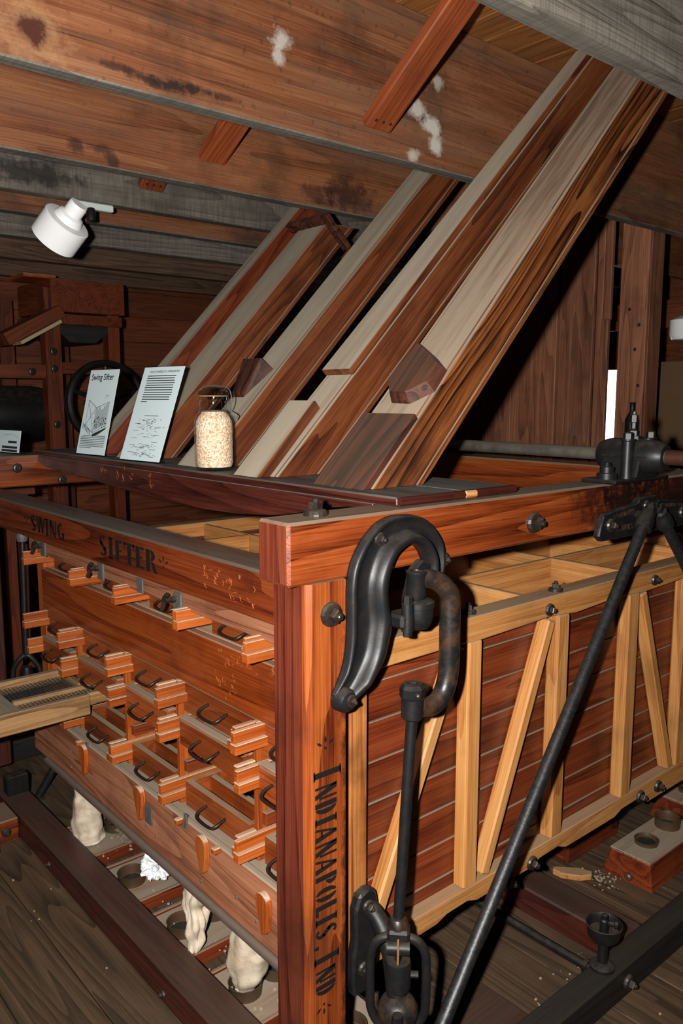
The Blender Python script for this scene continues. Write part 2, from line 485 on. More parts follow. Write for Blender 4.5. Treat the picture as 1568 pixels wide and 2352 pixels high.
def glyph(ch, t=0.26):
    """polygons in a cell of height 1; returns (polys, advance)"""
    th = t * 0.45
    if ch == 'I':
        return [rect(0.12, 0, 0.12 + t, 1), rect(0.02, 0, 0.12 + t + 0.1, 0.05), rect(0.02, 0.95, 0.12 + t + 0.1, 1)], 0.62
    if ch == 'N':
        return [rect(0.05, 0, 0.05 + th, 1), [(0.0, 1), (t + 0.05, 1), (0.75, 0), (0.75 - t * .9, 0)], rect(0.68, 0.2, 0.68 + th, 1)], 0.95
    if ch == 'D':
        return [rect(0.05, 0, 0.05 + t, 1)] + arc(0.35, 0.5, 0.42, 0.5, -80, 80, t), 0.92
    if ch == 'A':
        return [quad(0.08, 0, 0.42, 0.97, th), [(0.36, 1), (0.36 + t * .7, 1), (0.86, 0), (0.86 - t, 0)], rect(0.26, 0.26, 0.56, 0.34)], 0.98
    if ch == 'P':
        return [rect(0.05, 0, 0.05 + t, 1)] + arc(0.35, 0.74, 0.36, 0.26, -80, 80, t * .9), 0.82
    if ch == 'O':
        return arc(0.42, 0.5, 0.4, 0.5, 100, 260, t) + arc(0.46, 0.5, 0.4, 0.5, -80, 80, t), 0.98
    if ch == 'L':
        return [rect(0.05, 0, 0.05 + t, 1), rect(0.05 + t + 0.03, 0, 0.68, 0.14)], 0.78
    if ch == 'S':
        return arc(0.38, 0.74, 0.32, 0.26, 40, 250, t * .8) + [[(0.12, 0.66), (0.34, 0.72), (0.66, 0.36), (0.42, 0.28)]] + arc(0.38, 0.26, 0.34, 0.26, -140, 60, t * .8), 0.82
    if ch == 'W':
        return [[(0.0, 1), (t, 1), (0.42, 0), (0.30, 0)], quad(0.36, 0.02, 0.56, 0.98, th), [(0.46, 1), (0.46 + t, 1), (0.88, 0), (0.76, 0)], quad(0.82, 0.02, 1.04, 0.98, th)], 1.16
    if ch == 'G':
        return arc(0.42, 0.5, 0.4, 0.5, 60, 290, t) + [rect(0.56, 0.06, 0.56 + t * .9, 0.42), rect(0.44, 0.38, 0.86, 0.43)], 0.95
    if ch == 'F':
        return [rect(0.05, 0, 0.05 + t, 1), rect(0.05 + t + .03, 0.88, 0.66, 1), rect(0.05 + t + .03, 0.46, 0.52, 0.56)], 0.74
    if ch == 'T':
        return [rect(0.3, 0, 0.3 + t, 1), rect(0.02, 0.88, 0.27, 1), rect(0.3 + t + .03, 0.88, 0.86, 1), rect(0.02, 0.7, 0.1, 1), rect(0.78, 0.7, 0.86, 1)], 0.92
    if ch == 'E':
        return [rect(0.05, 0, 0.05 + t, 1), rect(0.05 + t + .03, 0.88, 0.68, 1), rect(0.05 + t + .03, 0.46, 0.54, 0.56), rect(0.05 + t + .03, 0, 0.7, 0.12)], 0.78
    if ch == 'R':
        return [rect(0.05, 0, 0.05 + t, 1)] + arc(0.35, 0.74, 0.36, 0.26, -80, 80, t * .9) + [[(0.4, 0.46), (0.62, 0.46), (0.86, 0), (0.6, 0)]], 0.92
    if ch == 'H':
        return [rect(0.05, 0, .05 + t, 1), rect(.6, 0, .6 + t, 1), rect(.3, .45, .6, .55)], 0.95
    if ch == 'K':
        return [rect(0.05, 0, .05 + t, 1), quad(.34, .46, .8, .98, th), [(.36, .52), (.56, .62), (.9, 0), (.64, 0)]], 0.92
    if ch == 'M':
        return [rect(0, 0, th, 1), [(0.02, 1), (.3, 1), (.58, 0), (.44, 0)], quad(.5, .02, .82, .98, th), rect(.78, 0, .78 + t, 1)], 1.14
    if ch == 'Y':
        return [rect(.32, 0, .32 + t, .5), [(0, 1), (t, 1), (.5, .48), (.34, .48)], quad(.5, .5, .84, 1, th)], 0.9
    if ch == 'C':
        return arc(0.42, 0.5, 0.4, 0.5, 55, 305, t), 0.85
    if ch == '2':
        return arc(.36, .72, .34, .28, -30, 160, t * .8) + [quad(.62, .55, .12, .08, t * .7), rect(.04, 0, .72, .13)], .84
    if ch == '4':
        return [rect(.46, 0, .46 + t * .8, 1), quad(.5, .96, .06, .32, th), rect(.02, .25, .8, .36)], .9
    if ch == '1':
        return [rect(.2, 0, .2 + t * .8, 1)], .55
    if ch == '.':
        return [rect(.08, 0, .26, .16)], .36
    if ch == ',':
        return [[(.08, .16), (.26, .16), (.2, -.1), (.1, -.1)]], .36
    return [], 0.5
def flourish(flip=1):
    ps = []
    for a, l0, l1 in ((90, .18, .5), (35, .2, .52), (145, .2, .52)):
        c, s = math.cos(math.radians(a)), math.sin(math.radians(a))
        n = (-s * .06, c * .06)
        m = (c * (l0 + l1) / 2, s * (l0 + l1) / 2)
        ps.append([(c * l0 * flip, s * l0), ((m[0] + n[0]) * flip, m[1] + n[1]), (c * l1 * flip, s * l1), ((m[0] - n[0]) * flip, m[1] - n[1])])
    ps.append(rect(-.05, -.05, .05, .05))
    return ps
def lettering(name, items, origin, ux, uy, mat, parent, lift=0.0006):
    """items: list of (polys, x, y, sx, sy) laid on the plane origin + x*ux + y*uy"""
    ux, uy = V(ux), V(uy)
    n = ux.cross(uy).normalized()
    vs, fs = [], []
    for polys, x, y, sx, sy in items:
        for p in polys:
            b = len(vs)
            pts = [ux * (x + a * sx) + uy * (y + c * sy) for a, c in p]
            ar = sum(p[i][0] * p[(i + 1) % len(p)][1] - p[(i + 1) % len(p)][0] * p[i][1] for i in range(len(p)))
            if ar < 0:
                pts = pts[::-1]
            m = len(pts)
            vs += [q + n * lift for q in pts] + [q - n * 0.0002 for q in pts]
            fs.append(tuple(b + i for i in range(m)))
            for i in range(m):
                fs.append((b + i, b + m + i, b + m + (i + 1) % m, b + (i + 1) % m))
    return put(name, mesh(name, vs, fs, mat), parent, origin)
def word(text, x, y, h, wfac=1.0, t=0.26):
    out = []
    for ch in text:
        p, adv = glyph(ch, t)
        out.append((p, x, y, h * wfac, h))
        x += adv * h * wfac
    return out, x

# ================================================================== THE ROOM
X0R, X1R, Y0R, Y1R, ZC = -3.2, 4.6, -3.2, 4.8, 2.90
floor = struct(box('floor', X0R, X1R, Y0R, Y1R, -0.09, -0.03, W_floor, None, 0))
x = X0R; i = 0
while x < X1R - 0.01:
    wd = min(0.186 + 0.05 * random.random(), X1R - x)
    if abs(x + wd - 0.75) < 0.1:
        wd = 0.75 - x
    box('plank', x + 0.0015, x + wd - 0.0015, Y0R, Y1R, -0.03, -random.uniform(0, 0.002), W_floor, floor, 0.002)
    x += wd
ceil = struct(box('ceiling', X0R, X1R, Y0R, Y1R, ZC + 0.02, ZC + 0.06, W_ceil, None, 0))
x = X0R
while x < X1R - 0.01:
    wd = min(0.145, X1R - x)
    box('ceiling_board', x + 0.0015, x + wd - 0.0015, Y0R, Y1R, ZC, ZC + 0.02, W_ceil, ceil, 0.002)
    x += wd

# joists run along X; each hangs below the ceiling boards
ZB = 2.43
WHITESPOT = (206, 200, 188)
DK = (36, 16, 14)
def W_joist1(a):
    return wood('joist_splashed', (70, 34, 16), (136, 78, 44), (172, 114, 74), a, 0.65, 0, 0.65, vary=0.05, ring=3, grain=0.14, weather=0.6, spots=[
        (-0.152, 0.005, 0.045, 0.032, WHITESPOT, 0.8), (-0.160, -0.043, 0.03, 0.03, WHITESPOT, 0.75),
        (0.407, -0.062, 0.05, 0.035, WHITESPOT, 0.85), (0.470, -0.103, 0.055, 0.04, WHITESPOT, 0.95), (0.492, -0.154, 0.045, 0.045, WHITESPOT, 0.95), (0.389, -0.211, 0.04, 0.028, WHITESPOT, 0.8), (0.494, 0.040, 0.035, 0.03, WHITESPOT, 0.6),
        (-0.868, -0.155, 0.10, 0.09, (178, 134, 92), 0.5), (-0.868, -0.163, 0.05, 0.046, (74, 32, 16), 1.0),
        (-0.655, -0.193, 0.08, 0.012, DK, 0.7), (-0.585, -0.200, 0.07, 0.016, DK, 0.8), (-0.511, -0.203, 0.075, 0.02, DK, 0.9), (-0.434, -0.195, 0.065, 0.018, DK, 0.9), (-0.338, -0.194, 0.07, 0.010, DK, 0.7)])
def W_joist2(a):
    return wood('joist_stained', (74, 36, 16), (142, 82, 46), (176, 116, 74), a, 0.65, 0, 0.6, vary=0.05, ring=3, grain=0.14, weather=0.4, spots=[
        (-0.466, -0.187, 0.03, 0.03, DK, 0.7), (-0.383, -0.180, 0.06, 0.018, DK, 0.65), (-0.338, -0.212, 0.03, 0.035, DK, 0.7), (0.716, -0.164, 0.16, 0.09, DK, 0.75), (0.55, -0.18, 0.12, 0.05, DK, 0.6)])
def W_joist3(a):
    return wood('joist_grey_stained', (66, 60, 52), (112, 104, 92), (142, 134, 120), a, 0.8, 0, 0.5, vary=0.05, rough_saw=0.35, spots=[(-0.42, -0.165, 0.22, 0.06, (26, 25, 24), 0.85)])
SPOTTED = (W_joist1, W_joist2, W_joist3)
for y, wf, th in ((-0.175, W_grey, 0.062), (0.745, W_joist1, 0.055), (1.45, W_joist2, 0.055), (1.95, W_joist3, 0.055), (2.32, W_joist, 0.055), (2.85, W_grey, 0.06), (3.5, W_dim, 0.06), (4.2, W_dim, 0.06), (-1.1, W_grey, 0.06), (-2.0, W_grey, 0.06)):
    xc = (X0R + X1R) / 2
    xm = 0.7 if wf in SPOTTED else xc
    me = box_mesh(X1R - X0R, th, ZC - ZB, wf('X'), 0.004)
    if wf in SPOTTED:      # shift the mesh so that stains sit where they are on the timber
        me = me.copy()
        me.transform(Matrix.Translation((xc - 0.7, 0, 0)))
    if wf in (W_joist1, W_joist2, W_joist):
        me = me.copy()
        me.materials.append(W_grey('X'))
        for f in me.polygons:
            if f.normal.z < -0.6:
                f.material_index = 1
    put('joist', me, ceil, (xm, y + th / 2, (ZC + ZB) / 2))
# bridging struts nailed between the joists
NAIL = plain('nail_iron', (40, 34, 32), 0.5)
def brace(p0, p1, wd=0.105, th=0.035, mat=None):
    o = bar('bridging_brace', p0, p1, wd, th, mat or wood('brace_red', (104, 38, 14), (150, 70, 34), (174, 96, 52), 'X', 0.5, 0, 0.4), ceil, up=(0, 0.6, 0.8), bev=0.004)
    d = (V(p1) - V(p0)).normalized()
    return o
brace((0.895, 0.722, 2.50), (0.895, 0.19, 2.885))
brace((0.735, 1.43, 2.52), (0.735, 0.82, 2.87))
brace((0.75, 1.93, 2.515), (0.75, 1.52, 2.87))
brace((0.735, 0.70, 2.885), (0.735, -0.10, 2.55))
for (bx, by, bz) in ((0.895, 0.722, 2.50), (0.735, 1.43, 2.52), (0.75, 1.93, 2.515)):
    for k in (-1, 0, 1):
        lathe('nail', [(0.006, 0), (0.005, 0.004)], (bx + 0.03 * k, by - 0.034, bz + 0.006), NAIL, ceil, (0, -0.8, -0.6), 8)

def board_wall(name, axis, pos, lo, hi, inward, holes=(), h=0.19, wf=W_wall, zt=ZC):
    """a wall of horizontal boards; inward is the sign towards the room"""
    t = 0.03
    b0, b1 = (pos, pos - inward * 0.04)
    if not holes:
        root = box(name, b0, b1, lo, hi, 0, zt, wf, None, 0) if axis == 'X' else box(name, lo, hi, b0, b1, 0, zt, wf, None, 0)
    else:
        y0, y1, z0, z1 = holes[0]
        vs = merge(cube_data(0, 0.04, lo - lo, y0 - lo, 0, zt), cube_data(0, 0.04, y1 - lo, hi - lo, 0, zt), cube_data(0, 0.04, y0 - lo, y1 - lo, 0, z0), cube_data(0, 0.04, y0 - lo, y1 - lo, z1, zt))
        root = put(name, mesh(name, *vs, wf('Y')), None, (pos, lo, 0))
    struct(root)
    z = 0.0
    while z < zt - 0.01:
        zz = min(z + h, zt)
        spans = [(lo, hi)]
        for (a, b, c, d) in holes:
            if zz > c + 0.01 and z < d - 0.01:
                spans = [(lo, a), (b, hi)]
        for s0, s1 in spans:
            br = s0 + (s1 - s0) * random.uniform(0.3, 0.7)
            for q0, q1 in ((s0, br), (br, s1)):
                r = random.uniform(0, 0.003)
                if axis == 'X':
                    box('wall_board', pos + inward * (0.02 + r), pos, q0 + 0.001, q1 - 0.001, z + 0.002, zz - 0.002, wf, root, 0.002)
                else:
                    box('wall_board', q0 + 0.001, q1 - 0.001, pos + inward * (0.02 + r), pos, z + 0.002, zz - 0.002, wf, root, 0.002)
        z = zz
    return root
WIN = (1.98, 2.62, 1.24, 1.86)
board_wall('wall_right', 'X', X1R, Y0R, Y1R, -1, [WIN])
board_wall('wall_back', 'Y', Y1R, X0R, X1R, -1)
board_wall('wall_left', 'X', X0R, Y0R, Y1R, 1)
board_wall('wall_front', 'Y', Y0R, X0R, X1R, 1)
win = struct(put('window_1', None, None, (X1R, 2.3, 1.24)))
for a in ((WIN[0] - 0.07, WIN[0], WIN[2] - 0.07, WIN[3] + 0.07), (WIN[1], WIN[1] + 0.07, WIN[2] - 0.07, WIN[3] + 0.07), (WIN[0], WIN[1], WIN[2] - 0.07, WIN[2]), (WIN[0], WIN[1], WIN[3], WIN[3] + 0.07)):
    box('window_frame', X1R - 0.05, X1R + 0.03, *a, wood('window_red', (96, 8, 6), (150, 18, 14), (176, 34, 26), 'Z', 0.5), win, 0.003)
box('pane', X1R + 0.0, X1R + 0.004, WIN[0], WIN[1], WIN[2], WIN[3], glass('window_glass'), win, 0)

# ================================================================== BACKGROUND, RIGHT: wooden elevator legs
def W_leg(a): return wood('leg_board', (66, 36, 24), (116, 72, 50), (146, 100, 74), a, 0.55, 0, 0.45, vary=0.4, ring=6, grain=0.16, k=0.95)
legA = thing('elevator_leg', 'wide boxed elevator leg of vertical brown boards behind the chutes', 'grain elevator', (3.0, 1.9, 0), 'wooden elevator legs')
ys = [1.43, 1.73, 1.90, 1.99, 2.16, 2.38]
for a, b in zip(ys[:-1], ys[1:]):
    r = random.uniform(0, 0.012)
    box('board', 2.90 + r, 2.93 + r, a + 0.002, b - 0.002, 0, ZB - 0.002, W_leg, legA, 0.003)
box('side_board', 2.945, 3.3, 1.432, 1.455, 0, ZB - 0.002, W_leg, legA, 0.003)
box('side_board', 2.945, 3.3, 2.355, 2.378, 0, ZB - 0.002, W_leg, legA, 0.003)
legB = thing('elevator_leg', 'narrow boxed elevator leg with strong dark grain beside the wide leg', 'grain elevator', (3.0, 1.3, 0), 'wooden elevator legs')
box('board', 2.90, 2.925, 1.205, 1.412, 0, ZC - 0.002, W_leg, legB, 0.003)
box('corner_strip', 2.92, 2.95, 1.165, 1.203, 0, ZC - 0.002, W_leg, legB, 0.003)
box('batten', 2.905, 2.93, 1.12, 1.163, 0, 2.06, W_leg, legB, 0.003)
box('batten', 2.925, 2.95, 1.125, 1.163, 2.06, ZC - 0.002, W_leg, legB, 0.003)
box('side_board', 2.95, 3.25, 1.395, 1.412, 0, ZC - 0.002, W_leg, legB, 0.003)
legC = thing('elevator_leg', 'rightmost square wooden elevator leg, beside the bright window slit', 'grain elevator', (3.0, 1.0, 0), 'wooden elevator legs')
box('board', 2.90, 2.925, 0.906, 1.056, 0, ZC - 0.002, W_leg, legC, 0.003)
box('side_board', 2.925, 3.045, 0.906, 0.925, 0, ZC - 0.002, W_leg, legC, 0.003)
box('side_board', 2.925, 3.045, 1.026, 1.045, 0, ZC - 0.002, W_leg, legC, 0.003)
box('board', 3.02, 3.045, 0.925, 1.026, 0, ZC - 0.002, W_leg, legC, 0.003)
for z in (1.35, 1.72, 2.02, 2.1, 1.9):
    lathe('nail', [(0.009, 0), (0.007, 0.004)], (2.9, 0.93 + 0.1 * (z * 7 % 1), z), NAIL, legC, (-1, 0, 0), 8)
# stored things beyond the right leg
cb = thing('cardboard_sheet', 'brown cardboard sheet leaning at the right edge behind the bearing', 'cardboard', (3.4, 0.9, 0))
CARD = plain('brown_cardboard', (112, 82, 48), 0.85, 0, 0.3, (92, 66, 38), 6)
bar('sheet', (3.32, 0.93, 0.0), (3.50, 0.93, 1.86), 0.42, 0.008, CARD, cb, up=(1, 0, 0), bev=0.001)
pl = thing('pendant_lamp', 'white lamp bowl hanging at the right edge below the joist', 'lamp', (3.9, 1.2, 2.05))
lathe('bowl', [(0.03, -0.06), (0.085, -0.055), (0.1, -0.03), (0.1, 0.06), (0.04, 0.09)], (3.9, 1.2, 2.06), WHITE, pl, seg=24)
tube('rod', [(3.9, 1.2, 2.14), (3.9, 1.2, ZC - 0.002)], 0.008, IRON, pl)
hs = thing('wall_shelf', 'plank shelf high on the far right wall beyond the last leg', 'shelf', (4.3, 1.3, 2.1))
box('shelf_board', 4.1, 4.577, 0.3, 1.9, 2.22, 2.25, W_wall, hs)
box('shelf_edge', 4.08, 4.1, 0.3, 1.9, 2.1, 2.27, W_wall, hs)
bt = thing('oil_bottle', 'dark bottle silhouetted against the rightmost leg', 'bottle', (2.84, 0.93, 1.30))
lathe('body', [(0.03, 0.0), (0.032, 0.01), (0.032, 0.13), (0.012, 0.17), (0.012, 0.21), (0.015, 0.215)], (2.80, 0.90, 1.4215), IRON, bt, seg=16)
st = thing('timber_stand', 'dark timber stand carrying a bottle behind the bearing', 'stand', (2.8, 0.9, 0))
box('top', 2.7, 2.89, 0.78, 1.02, 1.39, 1.42, W_sill, st)
for xx, yy in ((2.715, 0.8), (2.865, 0.8), (2.715, 0.98), (2.865, 0.98)):
    box('leg', xx, xx + 0.02, yy, yy + 0.03, 0, 1.39, W_sill, st)

# ================================================================== BACKGROUND, LEFT: another machine of the mill
YM = 3.6
mc = thing('roller_mill', 'dark red wooden milling machine with feed box in the left background', 'mill machine', (1.15, YM, 0))
for a, b in ((0.925, 1.02), (1.32, 1.395)):
    box('post', a, b, YM, YM + 0.09, 0, 2.30, W_mach, mc, 0.004)
    box('post', a, b, YM + 0.8, YM + 0.89, 0, 2.30, W_mach, mc, 0.004)
box('feed_box', 0.95, 1.41, YM - 0.05, YM + 0.5, 2.16, 2.35, W_mach, mc, 0.004)
box('drawer_rail', 0.94, 1.40, YM - 0.03, YM + 0.5, 2.09, 2.15, W_mach, mc, 0.004)
prism('hopper', [(0.97, 2.09), (1.38, 2.09), (1.24, 1.99), (1.08, 1.99)], YM + 0.02, YM + 0.45, 'XZ', W_black('X'), mc)
box('crosspiece', 0.93, 1.39, YM + 0.02, YM + 0.07, 1.80, 1.87, W_mach, mc, 0.003)
box('crosspiece', 0.4, 0.925, YM + 0.01, YM + 0.06, 1.77, 1.85, W_mach, mc, 0.003)
box('cap_board', 0.80, 0.99, YM - 0.04, YM + 0.2, 2.345, 2.365, W_orange, mc, 0.003)
bar('spout', (0.99, YM - 0.02, 2.16), (0.66, YM - 0.02, 1.98), 0.2, 0.07, W_mach, mc)
bar('spout_lining', (0.98, YM - 0.04, 2.10), (0.74, YM - 0.04, 1.965), 0.16, 0.02, plain('pale_tin', (196, 180, 130), 0.5), mc)
box('post', 0.52, 0.60, YM + 0.1, YM + 0.18, 0, 2.3, W_mach, mc, 0.004)
lathe('drum', [(0.02, -0.2), (0.16, -0.2), (0.17, -0.15), (0.17, 0.15), (0.16, 0.2), (0.02, 0.2)], (0.77, YM + 0.25, 1.56), IRON, mc, (1, 0, 0), 28)
for p in ((0.62, 1.81), (0.84, 1.81), (0.97, 1.83), (0.97, 1.93), (0.97, 1.5)):
    bolt(mc, (p[0], YM + (0.01 if p[0] < 0.9 else 0.0), p[1]), (0, -1, 0), 0.018)
wh = thing('pulley_wheel', 'dark spoked iron pulley wheel half hidden behind the left sign', 'wheel', (1.22, YM - 0.12, 1.62))
cw = V((1.24, YM - 0.1, 1.63))
tube('rim', [cw + V((math.cos(t) * 0.235, 0, math.sin(t) * 0.235)) for t in [2 * PI * k / 40 for k in range(40)]], 0.022, IRON, wh, 8, True, flat=1.6)
for k in range(5):
    t = 2 * PI * k / 5 + 0.3
    tube('spoke', [cw, cw + V((math.cos(t) * 0.22, 0, math.sin(t) * 0.22))], [0.016, 0.011], IRON, wh, 8)
lathe('hub', [(0.04, -0.04), (0.04, 0.04)], cw, IRON, wh, (0, 1, 0), 16)
tube('axle', [cw + V((0, -0.06, 0)), cw + V((0, 0.3, 0))], 0.018, STEEL, wh, 12)
sp = thing('far_bench', 'dark timber bench frame left of the background mill machine', 'bench', (0.3, 3.3, 0))
box('top', -0.3, 0.6, 3.0, 3.3, 1.16, 1.2, W_mach, sp)
for xx in (-0.28, 0.52):
    for yy in (3.02, 3.24):
        box('leg', xx, xx + 0.05, yy, yy + 0.05, 0, 1.16, W_mach, sp)

# ================================================================== THE SIFTER'S FIXED FRAME
fr = thing('sifter_gantry', 'red varnished timber frame of the swing sifter with stencilled lettering', 'machine frame', (0.1, 0.06, 0))
tb = box('top_beam', 0, 2.5, 0, 0.104, 1.292, 1.421, W_rbeam, fr, 0.006)
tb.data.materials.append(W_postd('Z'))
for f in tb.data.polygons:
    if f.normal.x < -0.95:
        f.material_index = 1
box('top_beam', 0, 2.5, 2.19, 2.40, 1.292, 1.421, W_frame, fr, 0.006)
post = prism('corner_post', [(0.058, 0.0), (0.148, 0.0), (0.148, 0.112), (0.044, 0.112), (0.044, 0.016), (0.048, 0.008)], -0.6, 0.6, 'XY', W_post('Z'), fr, (0, 0, 0.691))
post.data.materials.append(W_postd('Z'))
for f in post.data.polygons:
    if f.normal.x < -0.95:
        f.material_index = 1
box('corner_post', 0.044, 0.15, 2.19, 2.30, 0.10, 1.291, W_sill, fr, 0.006)
box('corner_post', 2.35, 2.46, 0.0, 0.11, 0.0, 1.291, W_post, fr, 0.006)
box('corner_post', 2.35, 2.46, 2.19, 2.30, 0.0, 1.291, W_post, fr, 0.006)
fbeam = box('front_beam', 0.06, 0.172, 0.113, 2.189, 1.176, 1.290, W_fbeam, fr, 0.006)
box('cross_beam', 1.65, 1.76, 0.105, 2.189, 1.31, 1.421, W_frame, fr, 0.006)
box('cross_beam', 2.34, 2.45, 0.112, 2.189, 1.176, 1.290, W_frame, fr, 0.006)
box('sill', 0.02, 0.122, -0.21, 2.10, 0.0, 0.098, W_sill, fr, 0.006)
box('sill', 0.125, 3.0, -0.197, -0.125, 0.0, 0.098, W_black, fr, 0.006)
box('sill', 0.125, 3.0, 2.42, 2.49, 0.0, 0.098, W_black, fr, 0.006)
box('sill_end_block', 0.035, 0.12, 1.905, 1.96, 0.098, 0.175, IRON, fr, 0.004)
box('foot_timber', -0.5, 0.018, 1.74, 1.90, 0.0, 0.09, W_frame, fr, 0.005)
for xx, yy, zz in ((-0.10, 1.738, 0.05), (-0.03, 1.738, 0.045)):
    bolt(fr, (xx, yy, zz), (0, -1, 0), 0.014)
# bolts of the frame
bolt(fr, (0.784, 0, 1.345), (0, -1, 0), 0.022)
bolt(fr, (0.106, 0, 1.223), (0, -1, 0), 0.021)
bolt(fr, (0.115, 0.058, 1.421), (0, 0, 1), 0.021)
bolt(fr, (0.239, 2.19, 1.371), (0, -1, 0), 0.016)
bolt(fr, (0.426, 2.19, 1.310), (0, -1, 0), 0.015)
bolt(fr, (1.02, -0.197, 0.045), (0, -1, 0), 0.018)
for yy in (1.45, 0.62, 0.35):
    bolt(fr, (0.02, yy, 0.03), (-1, 0, 0), 0.009)

# lettering: SWING SIFTER on the front beam, INDIANAPOLIS, IND down the post
its = [(flourish(1), 0.0, 0.025, 0.06, 0.06)]
w1, xe = word('SWING', 0.04, 0.0, 0.055, 1.22, 0.3)
w2, xe2 = word('SIFTER', 0.592, -0.004, 0.060, 1.26, 0.3)
its += w1 + w2 + [(flourish(-1), xe2 + 0.03, 0.022, 0.06, 0.06)]
for part in ([its[0]], w1, w2, [its[-1]]):
    lettering('lettering', part, (0.0598, 1.602, 1.208), (0, -1, 0), (0, 0, 1), INK, fbeam)
its = []
px, adv = glyph('I', 0.3)
its.append((px, 0.0, -0.004, 0.042, 0.074))
wd, xe = word('NDIANAPOLIS', 0.036, 0, 0.058, 0.645, 0.3)
its += wd
its.append((glyph(',')[0], xe + 0.006, 0.0, 0.05, 0.05))
its.append((px, xe + 0.036, -0.004, 0.040, 0.068))
wd2, xe = word('ND', xe + 0.070, 0, 0.054, 0.66, 0.3)
its += wd2
its.append(([[(b, a) for a, b in p] for p in flourish(1)], -0.045, 0.028, -0.055, 0.055))
its.append(([[(b, a) for a, b in p] for p in flourish(1)], xe + 0.018, 0.022, 0.05, 0.05))
nn = len(wd)
for part in (its[:1 + nn], its[1 + nn:2 + nn], its[2 + nn:5 + nn], its[-2:-1], its[-1:]):
    lettering('lettering', part, (0.064, -0.0002, 0.893), (0, 0, -1), (1, 0, 0), INK, post)

# cast hook bracket on the corner
HO = [(0.106, 1.048), (0.121, 1.074), (0.136, 1.107), (0.144, 1.145), (0.147, 1.189), (0.146, 1.234), (0.147, 1.278), (0.155, 1.318), (0.175, 1.354), (0.198, 1.378), (0.225, 1.399), (0.262, 1.411), (0.304, 1.412), (0.342, 1.407), (0.378, 1.389), (0.406, 1.364), (0.425, 1.333), (0.43, 1.29), (0.426, 1.242)]
HI = [(0.156, 1.023), (0.176, 1.043), (0.199, 1.065), (0.232, 1.105), (0.248, 1.145), (0.256, 1.181), (0.247, 1.22), (0.242, 1.251), (0.245, 1.279), (0.253, 1.305), (0.265, 1.325), (0.283, 1.338), (0.304, 1.346), (0.328, 1.345), (0.348, 1.334), (0.362, 1.315), (0.369, 1.296), (0.371, 1.273), (0.372, 1.245)]
so = smooth_path([(a, 0, b) for a, b in HO], 4)
si = smooth_path([(a, 0, b) for a, b in HI], 4)
prof = [(0.0, 0.006), (0.02, 0.018), (0.07, 0.023), (0.13, 0.021), (0.20, 0.014), (0.30, 0.011), (0.48, 0.011), (0.55, 0.014), (0.61, 0.026), (0.67, 0.037), (0.74, 0.042), (0.82, 0.041), (0.92, 0.036), (0.98, 0.026), (1.0, 0.010)]
vs, fs = [], []
n = len(so)
m = len(prof)
for i in range(n):
    k = min(1.0, i / 7.0, (n - 1 - i) / 5.0 + 0.35)
    k = 0.45 + 0.55 * k
    for u, h in prof:
        p = so[i].lerp(si[i], u)
        vs.append((p.x, -h * k - 0.001, p.z))
    vs.append((si[i].x, -0.001, si[i].z))
    vs.append((so[i].x, -0.001, so[i].z))
mm = m + 2
for i in range(n - 1):
    for j in range(mm):
        a, b = i * mm + j, i * mm + (j + 1) % mm
        fs.append((a, a + mm, b + mm, b))
fs.append(tuple(range(mm)))
fs.append(tuple((n - 1) * mm + j for j in range(mm))[::-1])
hook = put('hook_bracket', mesh('hook_bracket', vs, fs, IRON, True), fr, (0, 0, 0))
bolt(hook, (0.232, -0.012, 1.366), (0, -1, 0), 0.0125)
lathe('lug', [(0.018, 0), (0.017, 0.012), (0.012, 0.016)], (0.435, -0.001, 1.296), IRON, hook, (0, -1, 0), 14)
bolt(hook, (0.436, -0.014, 1.296), (0, -1, 0), 0.010)
lathe('boss', [(0.027, 0), (0.026, 0.02), (0.02, 0.03), (0.008, 0.034)], (0.132, -0.001, 1.037), IRON, hook, (0, -1, 0), 18)
bolt(hook, (0.136, -0.03, 1.038), (0, -1, 0), 0.0115)
wd, xe = word('2241', 0, 0, 0.016, 0.85, 0.3)
lettering('cast_number', wd, (0.190, -0.0095, 1.212), (0, 0, -1), (1, 0, 0), IRON_RUST, hook, 0.0012)
# ball socket carried by the hook
box('socket_arm', 0.246, 0.30, -0.068, -0.012, 1.176, 1.206, IRON, fr, 0.006)
lathe('socket_cup', [(0.008, -0.033), (0.020, -0.030), (0.030, -0.018), (0.034, 0.0), (0.034, 0.016), (0.036, 0.018), (0.036, 0.030), (0.030, 0.034), (0.008, 0.036)], (0.312, -0.05, 1.196), IRON, fr, seg=24)
for dx, dy in ((-0.044, -0.012), (0.03, 0.03)):
    lathe('socket_ear', [(0.0135, -0.026), (0.0135, 0.034)], (0.312 + dx, -0.05 + dy, 1.196), IRON, fr, seg=12)
    lathe('socket_bolt', [(0.011, 0), (0.011, 0.014), (0.008, 0.017)], (0.312 + dx, -0.05 + dy, 1.23), IRON, fr, seg=6, smooth=False)
    lathe('socket_bolt', [(0.010, -0.012), (0.010, 0.0)], (0.312 + dx, -0.05 + dy, 1.17), IRON, fr, seg=6, smooth=False)
prism('socket_web', [(0.30, 1.176), (0.372, 1.25), (0.372, 1.30), (0.345, 1.31), (0.318, 1.29), (0.30, 1.23)], -0.012, 0.012, 'XZ', IRON, fr, (0, -0.02, 0), 0.004)

